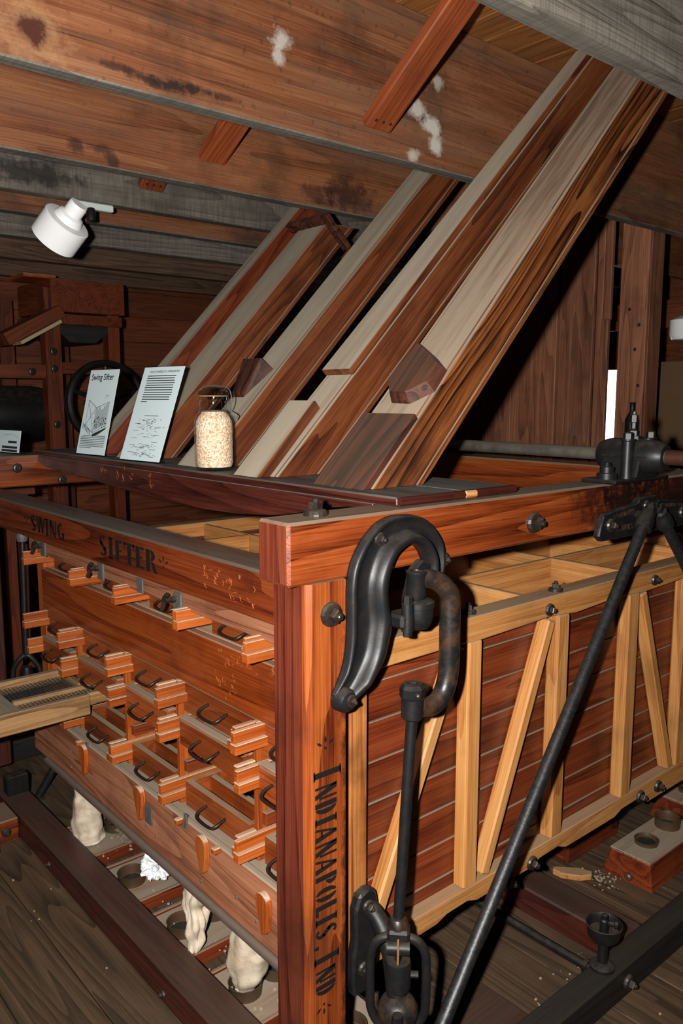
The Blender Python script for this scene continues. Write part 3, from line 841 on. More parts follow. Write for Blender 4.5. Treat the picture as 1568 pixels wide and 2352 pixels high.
# strut plate with cast letters, two pipe struts to the sill
pl_ = prism('strut_plate', [(1.056, 1.279), (1.063, 1.301), (1.075, 1.325), (1.091, 1.341), (1.249, 1.357), (1.272, 1.372), (1.368, 1.372), (1.395, 1.357), (1.549, 1.341), (1.565, 1.325), (1.577, 1.301), (1.584, 1.279), (1.56, 1.262), (1.08, 1.262)], -0.018, -0.001, 'XZ', IRON, fr, (0, 0, 0), 0.003)
tube('plate_rim', smooth_path([(1.064, -0.018, 1.279), (1.07, -0.018, 1.301), (1.081, -0.018, 1.323), (1.096, -0.018, 1.335), (1.249, -0.018, 1.350), (1.275, -0.018, 1.364), (1.365, -0.018, 1.364), (1.392, -0.018, 1.350), (1.545, -0.018, 1.335), (1.57, -0.018, 1.30)], 3), 0.005, IRON, pl_, 8)
w3, _ = word('NORDYKE', 0.0, 0.0, 0.016, 1.15, 0.26)
lettering('cast_letters', w3, (1.135, -0.0185, 1.321), V((1, 0, 0.07)).normalized(), V((-0.07, 0, 1)).normalized(), IRON_RUST, pl_, 0.002)
w3, _ = word('MARMON CO', 0.0, 0.0, 0.016, 1.0, 0.26)
lettering('cast_letters', w3, (1.40, -0.0185, 1.333), V((1, 0, -0.07)).normalized(), V((0.07, 0, 1)).normalized(), IRON_RUST, pl_, 0.002)
w3, _ = word('INDPLS', 0.0, 0.0, 0.016, 1.1, 0.26)
lettering('cast_letters', w3, (1.155, -0.0185, 1.284), (1, 0, 0), (0, 0, 1), IRON_RUST, pl_, 0.002)
bolt(pl_, (1.118, -0.018, 1.305), (0, -1, 0), 0.016, square=True)
bolt(pl_, (1.31, -0.018, 1.345), (0, -1, 0), 0.013)
bolt(pl_, (1.53, -0.018, 1.305), (0, -1, 0), 0.016)
PIPE = plain('pipe_black', (26, 26, 29), 0.40, 0.0, 0.6, (46, 44, 44), 60, 0.25, 0.3, (84, 80, 72), 0.4)
for top, bot in (((1.262, -0.050, 1.322), (0.155, -0.16, 0.098)), ((1.338, -0.050, 1.318), (2.36, -0.16, 0.098))):
    t, b = V(top), V(bot)
    d = (t - b).normalized()
    tube('strut', [b, b + d * 0.3, b + d * 0.9, t], 0.0165, PIPE, fr, 14)
    lathe('strut_collar', [(0.02, -0.05), (0.026, -0.045), (0.026, -0.012), (0.022, -0.006), (0.022, 0.012), (0.012, 0.02)], t, IRON, fr, d, 16)
    lathe('strut_nut', [(0.017, 0.015), (0.017, 0.03), (0.009, 0.032), (0.009, 0.045)], t, IRON, fr, d, 6, smooth=False)
    tube('strut_pin', [t + V((0, 0.05, 0)), t + V((0, -0.012, 0))], 0.014, IRON, fr, 10)
    lathe('strut_foot', [(0.034, 0.0), (0.034, 0.012), (0.022, 0.03)], b, IRON, fr, seg=16)
# the far-side strut seen low on the left
tube('strut', [(0.19, 2.02, 0.0), (0.34, 1.965, 0.27)], 0.017, PIPE, fr, 12)

# ================================================================== DRIVE SHAFT AND BEARING
ds = thing('drive_shaft', 'grey steel drive shaft lying in the black bearing on the right beam', 'shaft', (1.25, 0.9, 1.496))
tube('shaft', [(1.25, -0.42, 1.496), (1.25, 2.32, 1.496)], 0.0195, STEEL, ds, 20)
tube('shaft_end', [(1.25, -0.44, 1.496), (1.25, -0.108, 1.496)], 0.0215, plain('rusty_shaft', (86, 50, 34), 0.5, 0.4, 0.7, (50, 32, 26), 20), ds, 18)
bg = thing('pillow_block', 'black cast iron bearing block bolted on the right top beam', 'bearing', (1.25, 0.02, 1.421))
box('base_plate', 1.105, 1.395, -0.035, 0.075, 1.4215, 1.434, IRON, bg, 0.004)
prism('pedestal', [(1.185, 1.434), (1.315, 1.434), (1.295, 1.50), (1.205, 1.50)], -0.05, 0.07, 'XZ', IRON, bg, (0, 0, 0), 0.005)
lathe('barrel', [(0.024, -0.105), (0.034, -0.104), (0.040, -0.094), (0.046, -0.075), (0.049, -0.06), (0.049, 0.06), (0.046, 0.078), (0.038, 0.098), (0.024, 0.105)], (1.25, 0.0, 1.496), IRON, bg, (0, 1, 0), 32)
tube('joint_line', [(1.2, -0.07, 1.496), (1.2, 0.07, 1.496)], 0.0022, IRON_RUST, bg, 6)
for xx in (1.188, 1.312):
    lathe('cap_post', [(0.019, 0), (0.017, 0.03), (0.017, 0.105), (0.021, 0.108), (0.021, 0.112)], (xx, -0.02, 1.434), IRON, bg, seg=18)
    lathe('cap_bolt', [(0.014, 0), (0.014, 0.016), (0.01, 0.02)], (xx, -0.02, 1.546), IRON, bg, seg=6, smooth=False)
for xx in (1.135, 1.365):
    lathe('hold_down', [(0.028, 0), (0.028, 0.016), (0.02, 0.018), (0.02, 0.034), (0.012, 0.036), (0.009, 0.046)], (xx, 0.01, 1.434), IRON, bg, seg=18)
lathe('grease_stud', [(0.03, -0.01), (0.026, 0.012), (0.017, 0.013), (0.017, 0.027), (0.011, 0.029), (0.008, 0.034), (0.008, 0.05), (0.012, 0.052), (0.012, 0.072), (0.005, 0.074), (0.005, 0.082)], (1.25, 0.0, 1.54), IRON, bg, seg=6, smooth=False)
lathe('oil_port', [(0.02, -0.006), (0.018, 0.006), (0.008, 0.007)], (1.255, -0.045, 1.541), IRON, bg, seg=16)

# ================================================================== HANGER LINKS
hk = thing('hanger_link', 'worn iron C-shaped hanger with long rod in front of the corner post', 'hanger', (0.29, -0.06, 0.5))
C = [(0.308, 1.272), (0.335, 1.274), (0.362, 1.262), (0.384, 1.236), (0.388, 1.20), (0.388, 1.15), (0.388, 1.09), (0.384, 1.045), (0.37, 1.012), (0.345, 0.994), (0.315, 0.992), (0.292, 1.000)]
Y = -0.075
tube('c_arm', smooth_path([(a, Y + 0.025 - 0.025 * min(1, i / 3), b) for i, (a, b) in enumerate(C)], 4), [0.0185 + 0.0045 * math.sin(PI * i / 44) for i in range(45)], IRON_RUST, hk, 14, flat=1.05)
lathe('top_boss', [(0.018, -0.03), (0.021, -0.022), (0.021, 0.022), (0.0235, 0.026), (0.0235, 0.030), (0.014, 0.031), (0.013, 0.028)], (0.306, -0.05, 1.263), IRON, hk, seg=20)
lathe('top_stem', [(0.012, -0.05), (0.012, 0.0)], (0.308, -0.05, 1.262), IRON, hk, seg=14)
lathe('rod_boss', [(0.020, -0.034), (0.024, -0.030), (0.024, 0.012), (0.026, 0.014)], (0.272, -0.075, 1.012), IRON, hk, seg=20)
lathe('rod_nut', [(0.0265, 0.0), (0.0275, 0.004), (0.0275, 0.022), (0.022, 0.030), (0.012, 0.031), (0.011, 0.027)], (0.272, -0.075, 1.026), IRON, hk, seg=8, smooth=False)
lathe('set_screw', [(0.006, 0), (0.0055, 0.006), (0.003, 0.008)], (0.262, -0.101, 1.038), BOLT, hk, (-0.35, -0.94, 0), 10)
tube('rod', [(0.272, -0.075, 0.985), (0.236, -0.075, 0.50)], 0.0125, IRON, hk, 14)
yc = V((0.233, -0.08, 0))
e = V((0.70, -0.714, 0))
hw = 0.062
yk = [yc + e * s * hw + V((0, 0, z)) for s, z in ((-0.25, 0.486), (-0.65, 0.478), (-0.93, 0.455), (-1.0, 0.42), (-1.0, 0.36), (-0.97, 0.31), (-0.7, 0.275), (-0.35, 0.262), (0.35, 0.262), (0.7, 0.275), (0.97, 0.31), (1.0, 0.36), (1.0, 0.42), (0.93, 0.455), (0.65, 0.478), (0.25, 0.486))]
tube('yoke', smooth_path(yk, 3, True), 0.0105, IRON, hk, 12, True)
fw = V((-0.71, -0.70, 0))
bar('clamp_block', yc - e * 0.025 + V((0, 0, 0.486)), yc + e * 0.025 + V((0, 0, 0.486)), 0.046, 0.050, IRON, hk, bev=0.006)
tube('clamp_roll', [yc - e * 0.025 + fw * 0.022 + V((0, 0, 0.474)), yc + e * 0.025 + fw * 0.022 + V((0, 0, 0.474))], 0.015, IRON, hk, 14)
lathe('clamp_collar', [(0.024, 0), (0.022, 0.012), (0.016, 0.02), (0.013, 0.02)], yc + V((0.002, 0.004, 0.509)), IRON_RUST, hk, seg=18)
tube('cotter_pin', [yc + fw * 0.0375 + V((0, 0, 0.505)), yc + fw * 0.039 + V((0, 0, 0.474)), yc + fw * 0.036 + V((0, 0, 0.445))], 0.0025, plain('rusty_pin', (150, 106, 72), 0.6), hk, 6)
lathe('yoke_stem', [(0.008, 0), (0.008, 0.05)], yc + V((0, 0, 0.42)), IRON, hk, seg=12)
lathe('yoke_cup', [(0.018, -0.045), (0.028, -0.035), (0.029, 0.02), (0.027, 0.030), (0.008, 0.031)], yc + V((0, 0, 0.40)), IRON, hk, seg=20)
lathe('cup_lug', [(0.008, 0), (0.008, 0.018)], yc + V((0.02, -0.018, 0.395)), IRON, hk, (0.70, -0.714, 0), 10)
lathe('yoke_seat', [(0.012, -0.055), (0.03, -0.048), (0.045, -0.02), (0.046, 0.0), (0.036, 0.018), (0.02, 0.028)], yc + V((0, 0, 0.315)), IRON_RUST, hk, seg=20)
fw = V((-0.71, -0.70, 0))
lathe('seat_bolt', [(0.016, -0.03), (0.016, 0.0), (0.019, 0.002), (0.019, 0.016), (0.014, 0.02), (0.012, 0.05)], yc + fw * 0.05 + V((0, 0, 0.285)), IRON, hk, seg=8, smooth=False)
lathe('seat_stub', [(0.014, -0.06), (0.020, -0.05), (0.020, 0.0)], yc + fw * 0.045 + V((0, 0, 0.262)), IRON, hk, seg=14)
h2 = thing('hanger_link', 'dark iron hanger rod at the far left end of the sifter', 'hanger', (0.18, 2.03, 0.5))
tube('rod', [(0.188, 2.03, 1.10), (0.178, 2.03, 0.62)], 0.0125, IRON, h2, 12)
lathe('socket', [(0.02, -0.02), (0.024, 0), (0.02, 0.02)], (0.188, 2.03, 1.11), GREYM, h2, seg=14)
tube('yoke', smooth_path([(0.178, 2.03, 0.62), (0.15, 2.04, 0.60), (0.13, 2.05, 0.56), (0.13, 2.05, 0.50), (0.15, 2.04, 0.45), (0.19, 2.02, 0.43), (0.22, 2.01, 0.46), (0.225, 2.01, 0.55), (0.20, 2.02, 0.60)], 3, True), 0.011, IRON, h2, 10, True)
lathe('cup', [(0.02, -0.04), (0.027, 0), (0.02, 0.04)], (0.178, 2.03, 0.53), IRON, h2, seg=14)

# ================================================================== THE SWINGING SIFTER BODY
bd = thing('swing_sifter', 'hanging wooden sifter box with drawers in front and braced board side', 'sifter', (1.2, 1.0, 0.29))
BX0, BX1, BY0, BY1 = 0.205, 2.28, 0.05, 1.93
# right side (towards the camera's right): boards, rails, studs and braces
zz = [0.36, 0.413, 0.512, 0.609, 0.706, 0.810, 0.909, 1.006, 1.047]
for a, b in zip(zz[:-1], zz[1:]):
    box('side_board', 0.258, BX1, 0.0905, 0.108, a + 0.0018, b - 0.0018, W_side, bd, 0.002)
    box('side_board', 0.258, BX1, 1.872, 1.888, a + 0.001, b - 0.001, W_side, bd, 0.002)
rail = prism('top_rail', [(0.205, 1.058), (0.28, 1.05), (0.56, 1.052), (0.63, 1.047), (0.95, 1.056), (1.08, 1.045), (1.30, 1.055), (1.45, 1.046), (1.75, 1.055), (BX1, 1.05), (BX1, 1.113), (0.205, 1.115)], 0.05, 0.118, 'XZ', W_pale('X'), bd, (0, 0, 0), 0.003)
prism('bottom_rail', [(0.258, 0.318), (0.50, 0.322), (0.54, 0.334), (0.62, 0.336), (0.66, 0.322), (0.90, 0.320), (0.94, 0.334), (1.03, 0.336), (1.07, 0.318), (1.34, 0.318), (1.38, 0.332), (1.50, 0.334), (1.55, 0.30), (BX1, 0.30), (BX1, 0.378), (0.258, 0.374)], 0.05, 0.118, 'XZ', W_pale('X'), bd, (0, 0, 0), 0.003)
box('top_rail', 0.205, BX1, 1.862, BY1, 1.05, 1.113, W_pale, bd, 0.003)
box('bottom_rail', 0.258, BX1, 1.862, BY1, 0.31, 0.375, W_pale, bd, 0.003)
st1 = box('corner_stud', 0.205, 0.258, 0.05, 0.118, 0.29, 1.05, wood('corner_stud', (96, 44, 18), (172, 100, 46), (204, 140, 76), 'Z', 0.45, 0, 0.75), bd, 0.004)
box('corner_stud', 0.205, 0.258, 1.862, BY1, 0.27, 1.05, W_orange, bd, 0.004)
for a, b in ((0.602, 0.655), (0.985, 1.042), (1.362, 1.425), (1.722, 1.785), (2.06, 2.12)):
    box('stud', a, b, 0.048, 0.0903, 0.3742, 1.052, W_pale, bd, 0.006)
bar('brace', (0.575, 0.0697, 1.044), (0.272, 0.0697, 0.384), 0.036, 0.041, W_pale, bd, up=(0, 1, 0), bev=0.005)
bar('brace', (0.958, 0.0697, 1.044), (0.690, 0.0697, 0.384), 0.036, 0.041, W_pale, bd, up=(0, 1, 0), bev=0.005)
bar('brace', (1.452, 0.0697, 1.044), (1.690, 0.0697, 0.384), 0.036, 0.041, W_pale, bd, up=(0, 1, 0), bev=0.005)
bar('brace', (1.815, 0.0697, 1.044), (2.03, 0.0697, 0.384), 0.036, 0.041, W_pale, bd, up=(0, 1, 0), bev=0.005)
for p in ((0.94, 1.078), (1.51, 1.078)):
    bolt(bd, (p[0], 0.05, p[1]), (0, -1, 0), 0.0145)
for p in ((0.898, 0.337), (0.794, 0.322), (1.491, 0.342), (1.607, 0.340)):
    bolt(bd, (p[0], 0.05, p[1]), (0, -1, 0), 0.017)
for p in ((1.013, 0.082), (0.636, 0.084)):
    bolt(bd, (p[0], p[1], 1.114), (0, 0, 1), 0.017)
# cast bracket on the corner stud that carries the yoke
br = prism('yoke_bracket', [(0.196, 0.29), (0.262, 0.29), (0.268, 0.36), (0.258, 0.40), (0.268, 0.44), (0.272, 0.50), (0.262, 0.535), (0.24, 0.548), (0.212, 0.538), (0.198, 0.505), (0.200, 0.43), (0.192, 0.39), (0.190, 0.33)], 0.022, 0.0495, 'XZ', IRON, bd, (0, 0, 0), 0.006)
tube('bracket_arm', smooth_path([(0.245, 0.03, 0.50), (0.250, -0.005, 0.47), (0.245, -0.045, 0.42), (0.236, -0.075, 0.34)], 4), [0.018, 0.020, 0.021, 0.021, 0.022, 0.022, 0.022, 0.022, 0.022, 0.023, 0.024, 0.024, 0.024], IRON, br, 12)
bolt(br, (0.235, 0.022, 0.505), (0, -1, 0), 0.013)
bolt(br, (0.222, 0.022, 0.355), (0, -1, 0), 0.014)
# open compartments on top
for xx in (0.285, 0.925, 1.447, 1.97, BX1 - 0.03):
    box('compartment_wall', xx, xx + 0.018, 0.119, 1.861, 0.94, 1.104, W_pale, bd, 0.002)
for a, b in ((0.304, 0.924), (0.944, 1.446), (1.466, 1.969), (1.989, BX1 - 0.031)):
    for yy in (0.40, 0.77, 1.13, 1.50):
        box('compartment_wall', a, b, yy, yy + 0.018, 0.94, 1.104, W_pale, bd, 0.002)
box('compartment_floor', 0.27, BX1 - 0.01, 0.12, 1.86, 0.915, 0.935, W_pale, bd, 0)
box('back_board', BX1 - 0.01, BX1 + 0.01, 0.06, 1.92, 0.32, 1.10, W_side, bd, 0.002)
box('bottom_board', 0.16, BX1 - 0.012, 0.12, 1.86, 0.385, 0.40, W_side, bd, 0.002)

# ---- the front: rails, top drawers, panel, three stepped drawer rows, trough
box('front_rail', 0.168, 0.204, 0.12, 1.90, 1.078, 1.135, W_trough, bd, 0.003)
box('front_panel', 0.196, 0.222, 0.12, 1.861, 0.845, 1.008, W_panel, bd, 0.003)
box('panel_ledge', 0.223, 0.30, 0.12, 1.861, 0.995, 1.008, W_orange, bd, 0.001)
HMAT = plain('handle_iron', (52, 40, 34), 0.4, 0.4, 0.4, (90, 68, 52), 40)
HP = [(0.0, -0.048, 0.010), (-0.022, -0.050, 0.004), (-0.036, -0.046, -0.003), (-0.041, -0.034, -0.008), (-0.042, 0.0, -0.010), (-0.041, 0.034, -0.008), (-0.036, 0.046, -0.003), (-0.022, 0.050, 0.004), (0.0, 0.048, 0.010)]
hv, hf = tube_data(smooth_path(HP, 3), 0.0042, 8)
HANDLE = mesh('handle', hv, hf, HMAT, True)
def drawer(y0, y1, z0, z1, xf, depth=0.4, hy=None, hz=None, open_top=False, cover=True):
    d = put('drawer', mesh('drawer', *merge(cube_data(0, 0.02, y0, y1, z0, z1), cube_data(0.02, depth, y0, y0 + 0.016, z0, z1), cube_data(0.02, depth, y1 - 0.016, y1, z0, z1), cube_data(depth - 0.02, depth, y0 + 0.016, y1 - 0.016, z0, z1), cube_data(0.075, 0.095, y0 + 0.016, y1 - 0.016, z0, z1 - 0.004), *([cube_data(0.02, depth - 0.02, y0 + 0.016, y1 - 0.016, z0 + 0.05, z1 - 0.03)] if cover else [])), W_draw('Y')), bd, (xf, 0, 0))
    put('handle', HANDLE, d, (xf, hy if hy is not None else (y0 + y1) / 2, hz if hz is not None else (z0 + z1) / 2))
    if open_top:
        vs, fs = [], []
        nx, ny = 22, 34
        for i in range(nx):
            xa = 0.1 + (depth - 0.13) * i / (nx - 1)
            v, f = cube_data(xa, xa + 0.0016, y0 + 0.017, y1 - 0.017, z0 + 0.02, z0 + 0.0216)
            vs.append((v, f))
        for i in range(ny):
            ya = y0 + 0.018 + (y1 - y0 - 0.04) * i / (ny - 1)
            v, f = cube_data(0.096, depth - 0.021, ya, ya + 0.0016, z0 + 0.0216, z0 + 0.0232)
            vs.append((v, f))
        s = put('wire_screen', mesh('wire_screen', *merge(*vs), MESHM), d, (xf, 0, 0))
        s['kind'] = 'stuff'
    return d
RUN = {}
def runner(Y, ztop, side, hi=0.03, lo=0.026, x0=0.118, x1=0.34):
    """L-shaped drawer runner: a tall strip with a wider strip under it; side -1 faces the camera's right"""
    key = (side, hi, lo, x0, x1)
    if key not in RUN:
        a = cube_data(x0, x1, 0.0, side * 0.014, -hi, 0) if side > 0 else cube_data(x0, x1, -0.014, 0.0, -hi, 0)
        b = cube_data(x0 - 0.003, x1, 0.0, side * 0.026, -hi - lo, -hi) if side > 0 else cube_data(x0 - 0.003, x1, -0.026, 0.0, -hi - lo, -hi)
        v, f = merge(a, b)
        c = (x0 + x1) / 2
        v = [(p[0] - c, p[1], p[2]) for p in v]
        bm = bmesh.new()
        vv = [bm.verts.new(p) for p in v]
        for q in f:
            bm.faces.new([vv[k] for k in q])
        bmesh.ops.recalc_face_normals(bm, faces=bm.faces)
        bmesh.ops.bevel(bm, geom=bm.edges[:], offset=0.0014, segments=1, affect='EDGES')
        me = bpy.data.meshes.new('runner'); bm.to_mesh(me); bm.free()
        me.materials.append(W_orange('X'))
        RUN[key] = me
    return put('runner', RUN[key], bd, ((x0 + x1) / 2 + random.uniform(-0.007, 0.005), Y, ztop + random.uniform(-0.003, 0.003)))
# columns of the lower rows and of the top row
YD = [1.862, 1.531, 1.150, 0.806, 0.404, 0.118]
Y1D = [1.835, 1.392, 1.062, 0.694, 0.345, 0.118]
for y in YD[1:5]:
    box('divider', 0.19, 0.62, y - 0.009, y + 0.009, 0.402, 0.843, W_orange, bd, 0.002)
for y in YD[0:1] + YD[5:]:
    box('divider', 0.207, 0.62, y - 0.009 if y > 1 else y + 0.001, y - 0.001 if y > 1 else y + 0.012, 0.402, 0.843, W_orange, bd, 0.002)
for k, y in enumerate(Y1D[:5]):
    runner(y - 0.0065, 1.086, -1, 0.026, 0.024, 0.118, 0.30)
    if 0 < k:
        runner(y + 0.0065, 1.082 - 0.006 * (k % 2), 1, 0.026, 0.024, 0.136, 0.30)
        box('divider', 0.124, 0.30, y - 0.006, y + 0.006, 1.036, 1.090, W_orange, bd, 0.002)
for k, y in enumerate(YD[:5]):
    for lev, (zt, x0) in enumerate(((0.842, 0.118), (0.738, 0.120), (0.548, 0.120))):
        if k == 0 and lev == 2:
            continue
        runner(y - 0.0095, zt, -1, 0.030, 0.026, x0)
        if k > 0:
            runner(y + 0.0095, zt - 0.012, 1, 0.030, 0.026, x0 + 0.02 * (1 + (k + lev) % 2))
            box('runner_end', x0 + 0.008, 0.188, y - 0.009, y + 0.009, zt - 0.056, zt + 0.004, W_orange, bd, 0.003)
# the runner strips inside the open row
for y in YD[1:5]:
    box('inner_strip', 0.202, 0.58, y - 0.028, y - 0.0095, 0.562, 0.598, W_side, bd, 0.002)
    box('inner_strip', 0.202, 0.58, y + 0.0095, y + 0.028, 0.562, 0.598, W_side, bd, 0.002)
# drawers
for a, b in zip(Y1D[:-1], Y1D[1:]):
    drawer(b + 0.036, a - 0.036, 1.012, 1.072, 0.225, 0.3, hz=1.05)
for k, (a, b) in enumerate(zip(YD[:-1], YD[1:])):
    drawer(b + 0.014, a - 0.014, 0.752, 0.838, 0.205, 0.36, hz=0.80)
    drawer(b + 0.038, a - 0.038, 0.664, 0.737, 0.176, 0.36, hz=0.70)
    if k > 0:
        drawer(b + 0.032, a - 0.038, 0.470, 0.545, 0.19, 0.40, hz=0.503, open_top=True, cover=False)
for k, (a, b) in enumerate(zip(YD[:-1], YD[1:])):
    box('ledge_strip', 0.178, 0.204, b + 0.03, a - 0.03, 0.7385, 0.746, W_trough, bd, 0.001)
# trough below the drawers
box('trough_board', 0.136, 0.156, 0.12, 1.862, 0.290, 0.478, W_trough, bd, 0.004)
box('trough_ledge', 0.157, 0.60, 0.12, 1.862, 0.440, 0.462, W_trough, bd, 0.003)
box('trough_cap', 0.1365, 0.182, 0.12, 1.862, 0.4625, 0.4685, W_trough, bd, 0.001) if False else None
box('trough_end', 0.157, 0.30, 1.845, 1.862, 0.290, 0.439, W_trough, bd, 0.003)
tube('pipe', [(0.122, 0.10, 0.300), (0.122, 1.70, 0.300)], 0.0125, plain('dusty_pipe', (112, 92, 80), 0.65, 0.1, 0.6, (84, 62, 52), 16, 0.4, 0.1, (140, 128, 112)), bd, 14)
for yy, zz_ in ((1.5, 0.40), (1.5, 0.34), (0.92, 0.36), (0.86, 0.35), (0.60, 0.36), (0.60, 0.33), (0.42, 0.37), (0.33, 0.35)):
    lathe('screw', [(0.005, 0), (0.004, 0.003)], (0.136, yy, zz_), GREYM, bd, (-1, 0, 0), 8)
def button(y, z):
    o = [(math.cos(t) * 0.026, math.sin(t) * 0.026) for t in [PI * k / 10 for k in range(11)]] + [(-0.026, -0.03), (-0.018, -0.075), (0.0, -0.085), (0.018, -0.03)]
    return prism('turn_button', o, -0.017, 0.0, 'YZ', W_orange('Z'), bd, (0.1355, y, z), 0.002)
button(0.945, 0.456); button(0.575, 0.455); button(0.285, 0.43); button(1.36, 0.45)
def tabm(y, z, wd=0.03, h=0.06):
    t = box('metal_tab', 0.131, 0.1355, y - wd / 2, y + wd / 2, z - h / 2, z + h / 2, GREYM, bd, 0.001)
    return t
tabm(0.900, 0.405, 0.045, 0.06); tabm(0.672, 0.478, 0.016, 0.045); tabm(1.345, 0.47, 0.02, 0.03)
for yy in (0.695, 0.497, 1.385):
    box('peg', 0.112, 0.1355, yy - 0.009, yy + 0.009, 0.464, 0.482, W_orange, bd, 0.003)
# clamps on the front rail
for yy, zz_ in ((1.738, 1.108), (1.238, 1.104), (0.735, 1.096)):
    t = box('clamp_plate', 0.160, 0.1675, yy - 0.022, yy + 0.022, zz_ - 0.032, zz_ + 0.028, GREYM, bd, 0.002)
    lathe('screw', [(0.010, 0), (0.010, 0.012), (0.006, 0.014), (0.006, 0.03)], (0.160, yy + 0.012, zz_ + 0.006), BOLT, t, (-1, 0, 0), 8, smooth=False)
    tube('wing', smooth_path([(0.138, yy + 0.012, zz_ + 0.024), (0.134, yy + 0.024, zz_ + 0.010), (0.136, yy + 0.030, zz_ - 0.010), (0.134, yy + 0.040, zz_ - 0.024)], 3), 0.0065, BOLT, t, 8)
t = box('clamp_plate', 0.162, 0.1675, 0.945, 0.985, 1.080, 1.124, GREYM, bd, 0.002)
# scratched initials on the woodwork: thin pale scores
SCR = plain('scratch_pale', (206, 118, 62), 0.7)
def scratches(name, origin, u, n_, spanx, spany, parent, seed, sc=0.012, kind='wood'):
    rnd = random.Random(seed)
    its = []
    for k in range(n_):
        x, y = rnd.uniform(0, spanx), rnd.uniform(0, spany)
        for s in range(rnd.randint(2, 4)):
            a = rnd.uniform(0, PI)
            l = rnd.uniform(0.3, 1.0) * sc
            its.append(([quad(0, 0, math.cos(a) * l, math.sin(a) * l, 0.0007)], x + rnd.uniform(-1, 1) * sc * .5, y + rnd.uniform(-1, 1) * sc * .5, 1, 1))
    o = lettering(name, its, origin, u, (0, 0, 1), SCR, parent, 0.0003)
    o['kind'] = 'stuff'
    return o
scratches('scratches', (0.0597, 0.42, 1.20), (0, -1, 0), 22, 0.22, 0.06, fbeam, 3)
pn = [o for o in bd.children if o.name.startswith('front_panel')][0]
scratches('scratches', (0.1957, 0.62, 0.86), (0, -1, 0), 16, 0.12, 0.13, pn, 5)
scratches('scratches', (0.1957, 0.52, 0.96), (0, -1, 0), 9, 0.20, 0.03, pn, 8, 0.01)
wsar, _ = word('SAR', 0, 0, 0.018, 0.9, 0.12)
lettering('scratched_letters', wsar, (0.1956, 0.335, 0.985), (0, -1, 0), (0, 0, 1), SCR, pn, 0.0003)

# ================================================================== SIEVE TRAY, pulled out at the left
ty = thing('sieve_tray', 'dusty wooden sieve tray pulled out at the left, wire screen inside', 'sieve tray', (0.0, 1.52, 0.60))
TX0, TX1, TY0, TY1, TZ0, TZ1 = -0.34, 0.56, 1.36, 1.69, 0.603, 0.648
box('side_rail', TX0, 0.16, TY0, TY0 + 0.024, TZ0 - 0.028, TZ1, W_tray, ty, 0.003)
box('side_rail', 0.16, TX1 - 0.02, TY0 + 0.012, TY0 + 0.03, TZ0, TZ1, W_tray, ty, 0.003)
box('side_rail', TX0, TX1 - 0.02, TY1 - 0.028, TY1, TZ0, TZ1 + 0.004, W_tray, ty, 0.003)
box('end_rail', TX0 - 0.022, TX0, TY0, TY1, TZ0 - 0.028, TZ1, W_tray, ty, 0.003)
box('end_rail', TX1 - 0.02, TX1, TY0 + 0.012, TY1, TZ0, TZ1, W_tray, ty, 0.003)
box('centre_rail', -0.06, TX1 - 0.02, 1.475, 1.498, TZ0, TZ1 - 0.008, W_tray, ty, 0.003)
box('cross_rail', 0.175, 0.20, 1.499, TY1 - 0.028, TZ0, TZ1 - 0.004, W_tray, ty, 0.003)
lid = box('cover_plate', TX0, -0.06, TY0 + 0.025, TY1 - 0.029, TZ0 + 0.006, TZ0 + 0.03, wood('dusty_board', (84, 74, 60), (118, 106, 90), (140, 128, 110), 'Y', 0.8, 0.6, 0.4), ty, 0.002)
lathe('knob_ring', [(0.028, 0), (0.034, 0.006), (0.030, 0.010), (0.024, 0.006), (0.024, 0.001)], (-0.22, 1.50, TZ0 + 0.0305), W_tray('X'), ty, seg=20)
vs = []
for i in range(46):
    xa = -0.058 + 0.596 * i / 45
    vs.append(cube_data(xa, xa + 0.0022, TY0 + 0.031, TY1 - 0.03, TZ0 + 0.022, TZ0 + 0.0235))
for i in range(24):
    ya = TY0 + 0.034 + (TY1 - TY0 - 0.066) * i / 23
    vs.append(cube_data(-0.058, TX1 - 0.021, ya, ya + 0.0022, TZ0 + 0.0235, TZ0 + 0.025))
s = put('wire_screen', mesh('wire_screen', *merge(*vs), MESHM), ty, (0, 0, 0))
s['kind'] = 'stuff'

# ================================================================== SHELF ON TOP
ZS = 1.443
sh = thing('top_shelf', 'dark plank shelf with curved apron lying across the sifter frame', 'shelf', (0.5, 1.0, 1.42))
box('shelf_plank', 0.325, 0.54, 0.03, 2.205, 1.4225, ZS, W_shelf, sh, 0.004)
box('shelf_plank', 0.542, 0.735, 0.03, 2.205, 1.4225, ZS, W_shelf, sh, 0.004)
prism('apron', [(0.112, 1.4222), (0.112, 1.408), (0.20, 1.405), (0.305, 1.392), (0.40, 1.368), (0.51, 1.350), (0.68, 1.336), (0.873, 1.330), (1.10, 1.333), (1.242, 1.338), (1.45, 1.345), (1.627, 1.356), (1.85, 1.366), (2.10, 1.376), (2.185, 1.39), (2.185, 1.4222)], 0.326, 0.35, 'YZ', W_shelf('Y'), sh, (0, 0, 0), 0.002)
tube('end_nosing', [(0.327, 0.028, 1.4335), (0.50, 0.028, 1.4335)], 0.0105, wood('nosing', (44, 14, 10), (76, 32, 24), (96, 48, 34), 'X', 0.4), sh, 12)
tube('end_nosing', [(0.503, 0.028, 1.4335), (0.735, 0.028, 1.4335)], 0.0105, MATS['nosingX'], sh, 12)
box('splinter_patch', 0.54, 0.585, 0.0165, 0.03, 1.425, 1.443, W_pale, sh, 0.004)
ap = [o for o in sh.children if o.name.startswith('apron')][0]
scratches('scratches', (0.3257, 1.58, 1.372), (0, -1, 0), 14, 0.26, 0.038, ap, 21, 0.016)
scratches('scratches', (0.3257, 1.20, 1.365), (0, -1, 0), 5, 0.03, 0.04, ap, 22, 0.013)

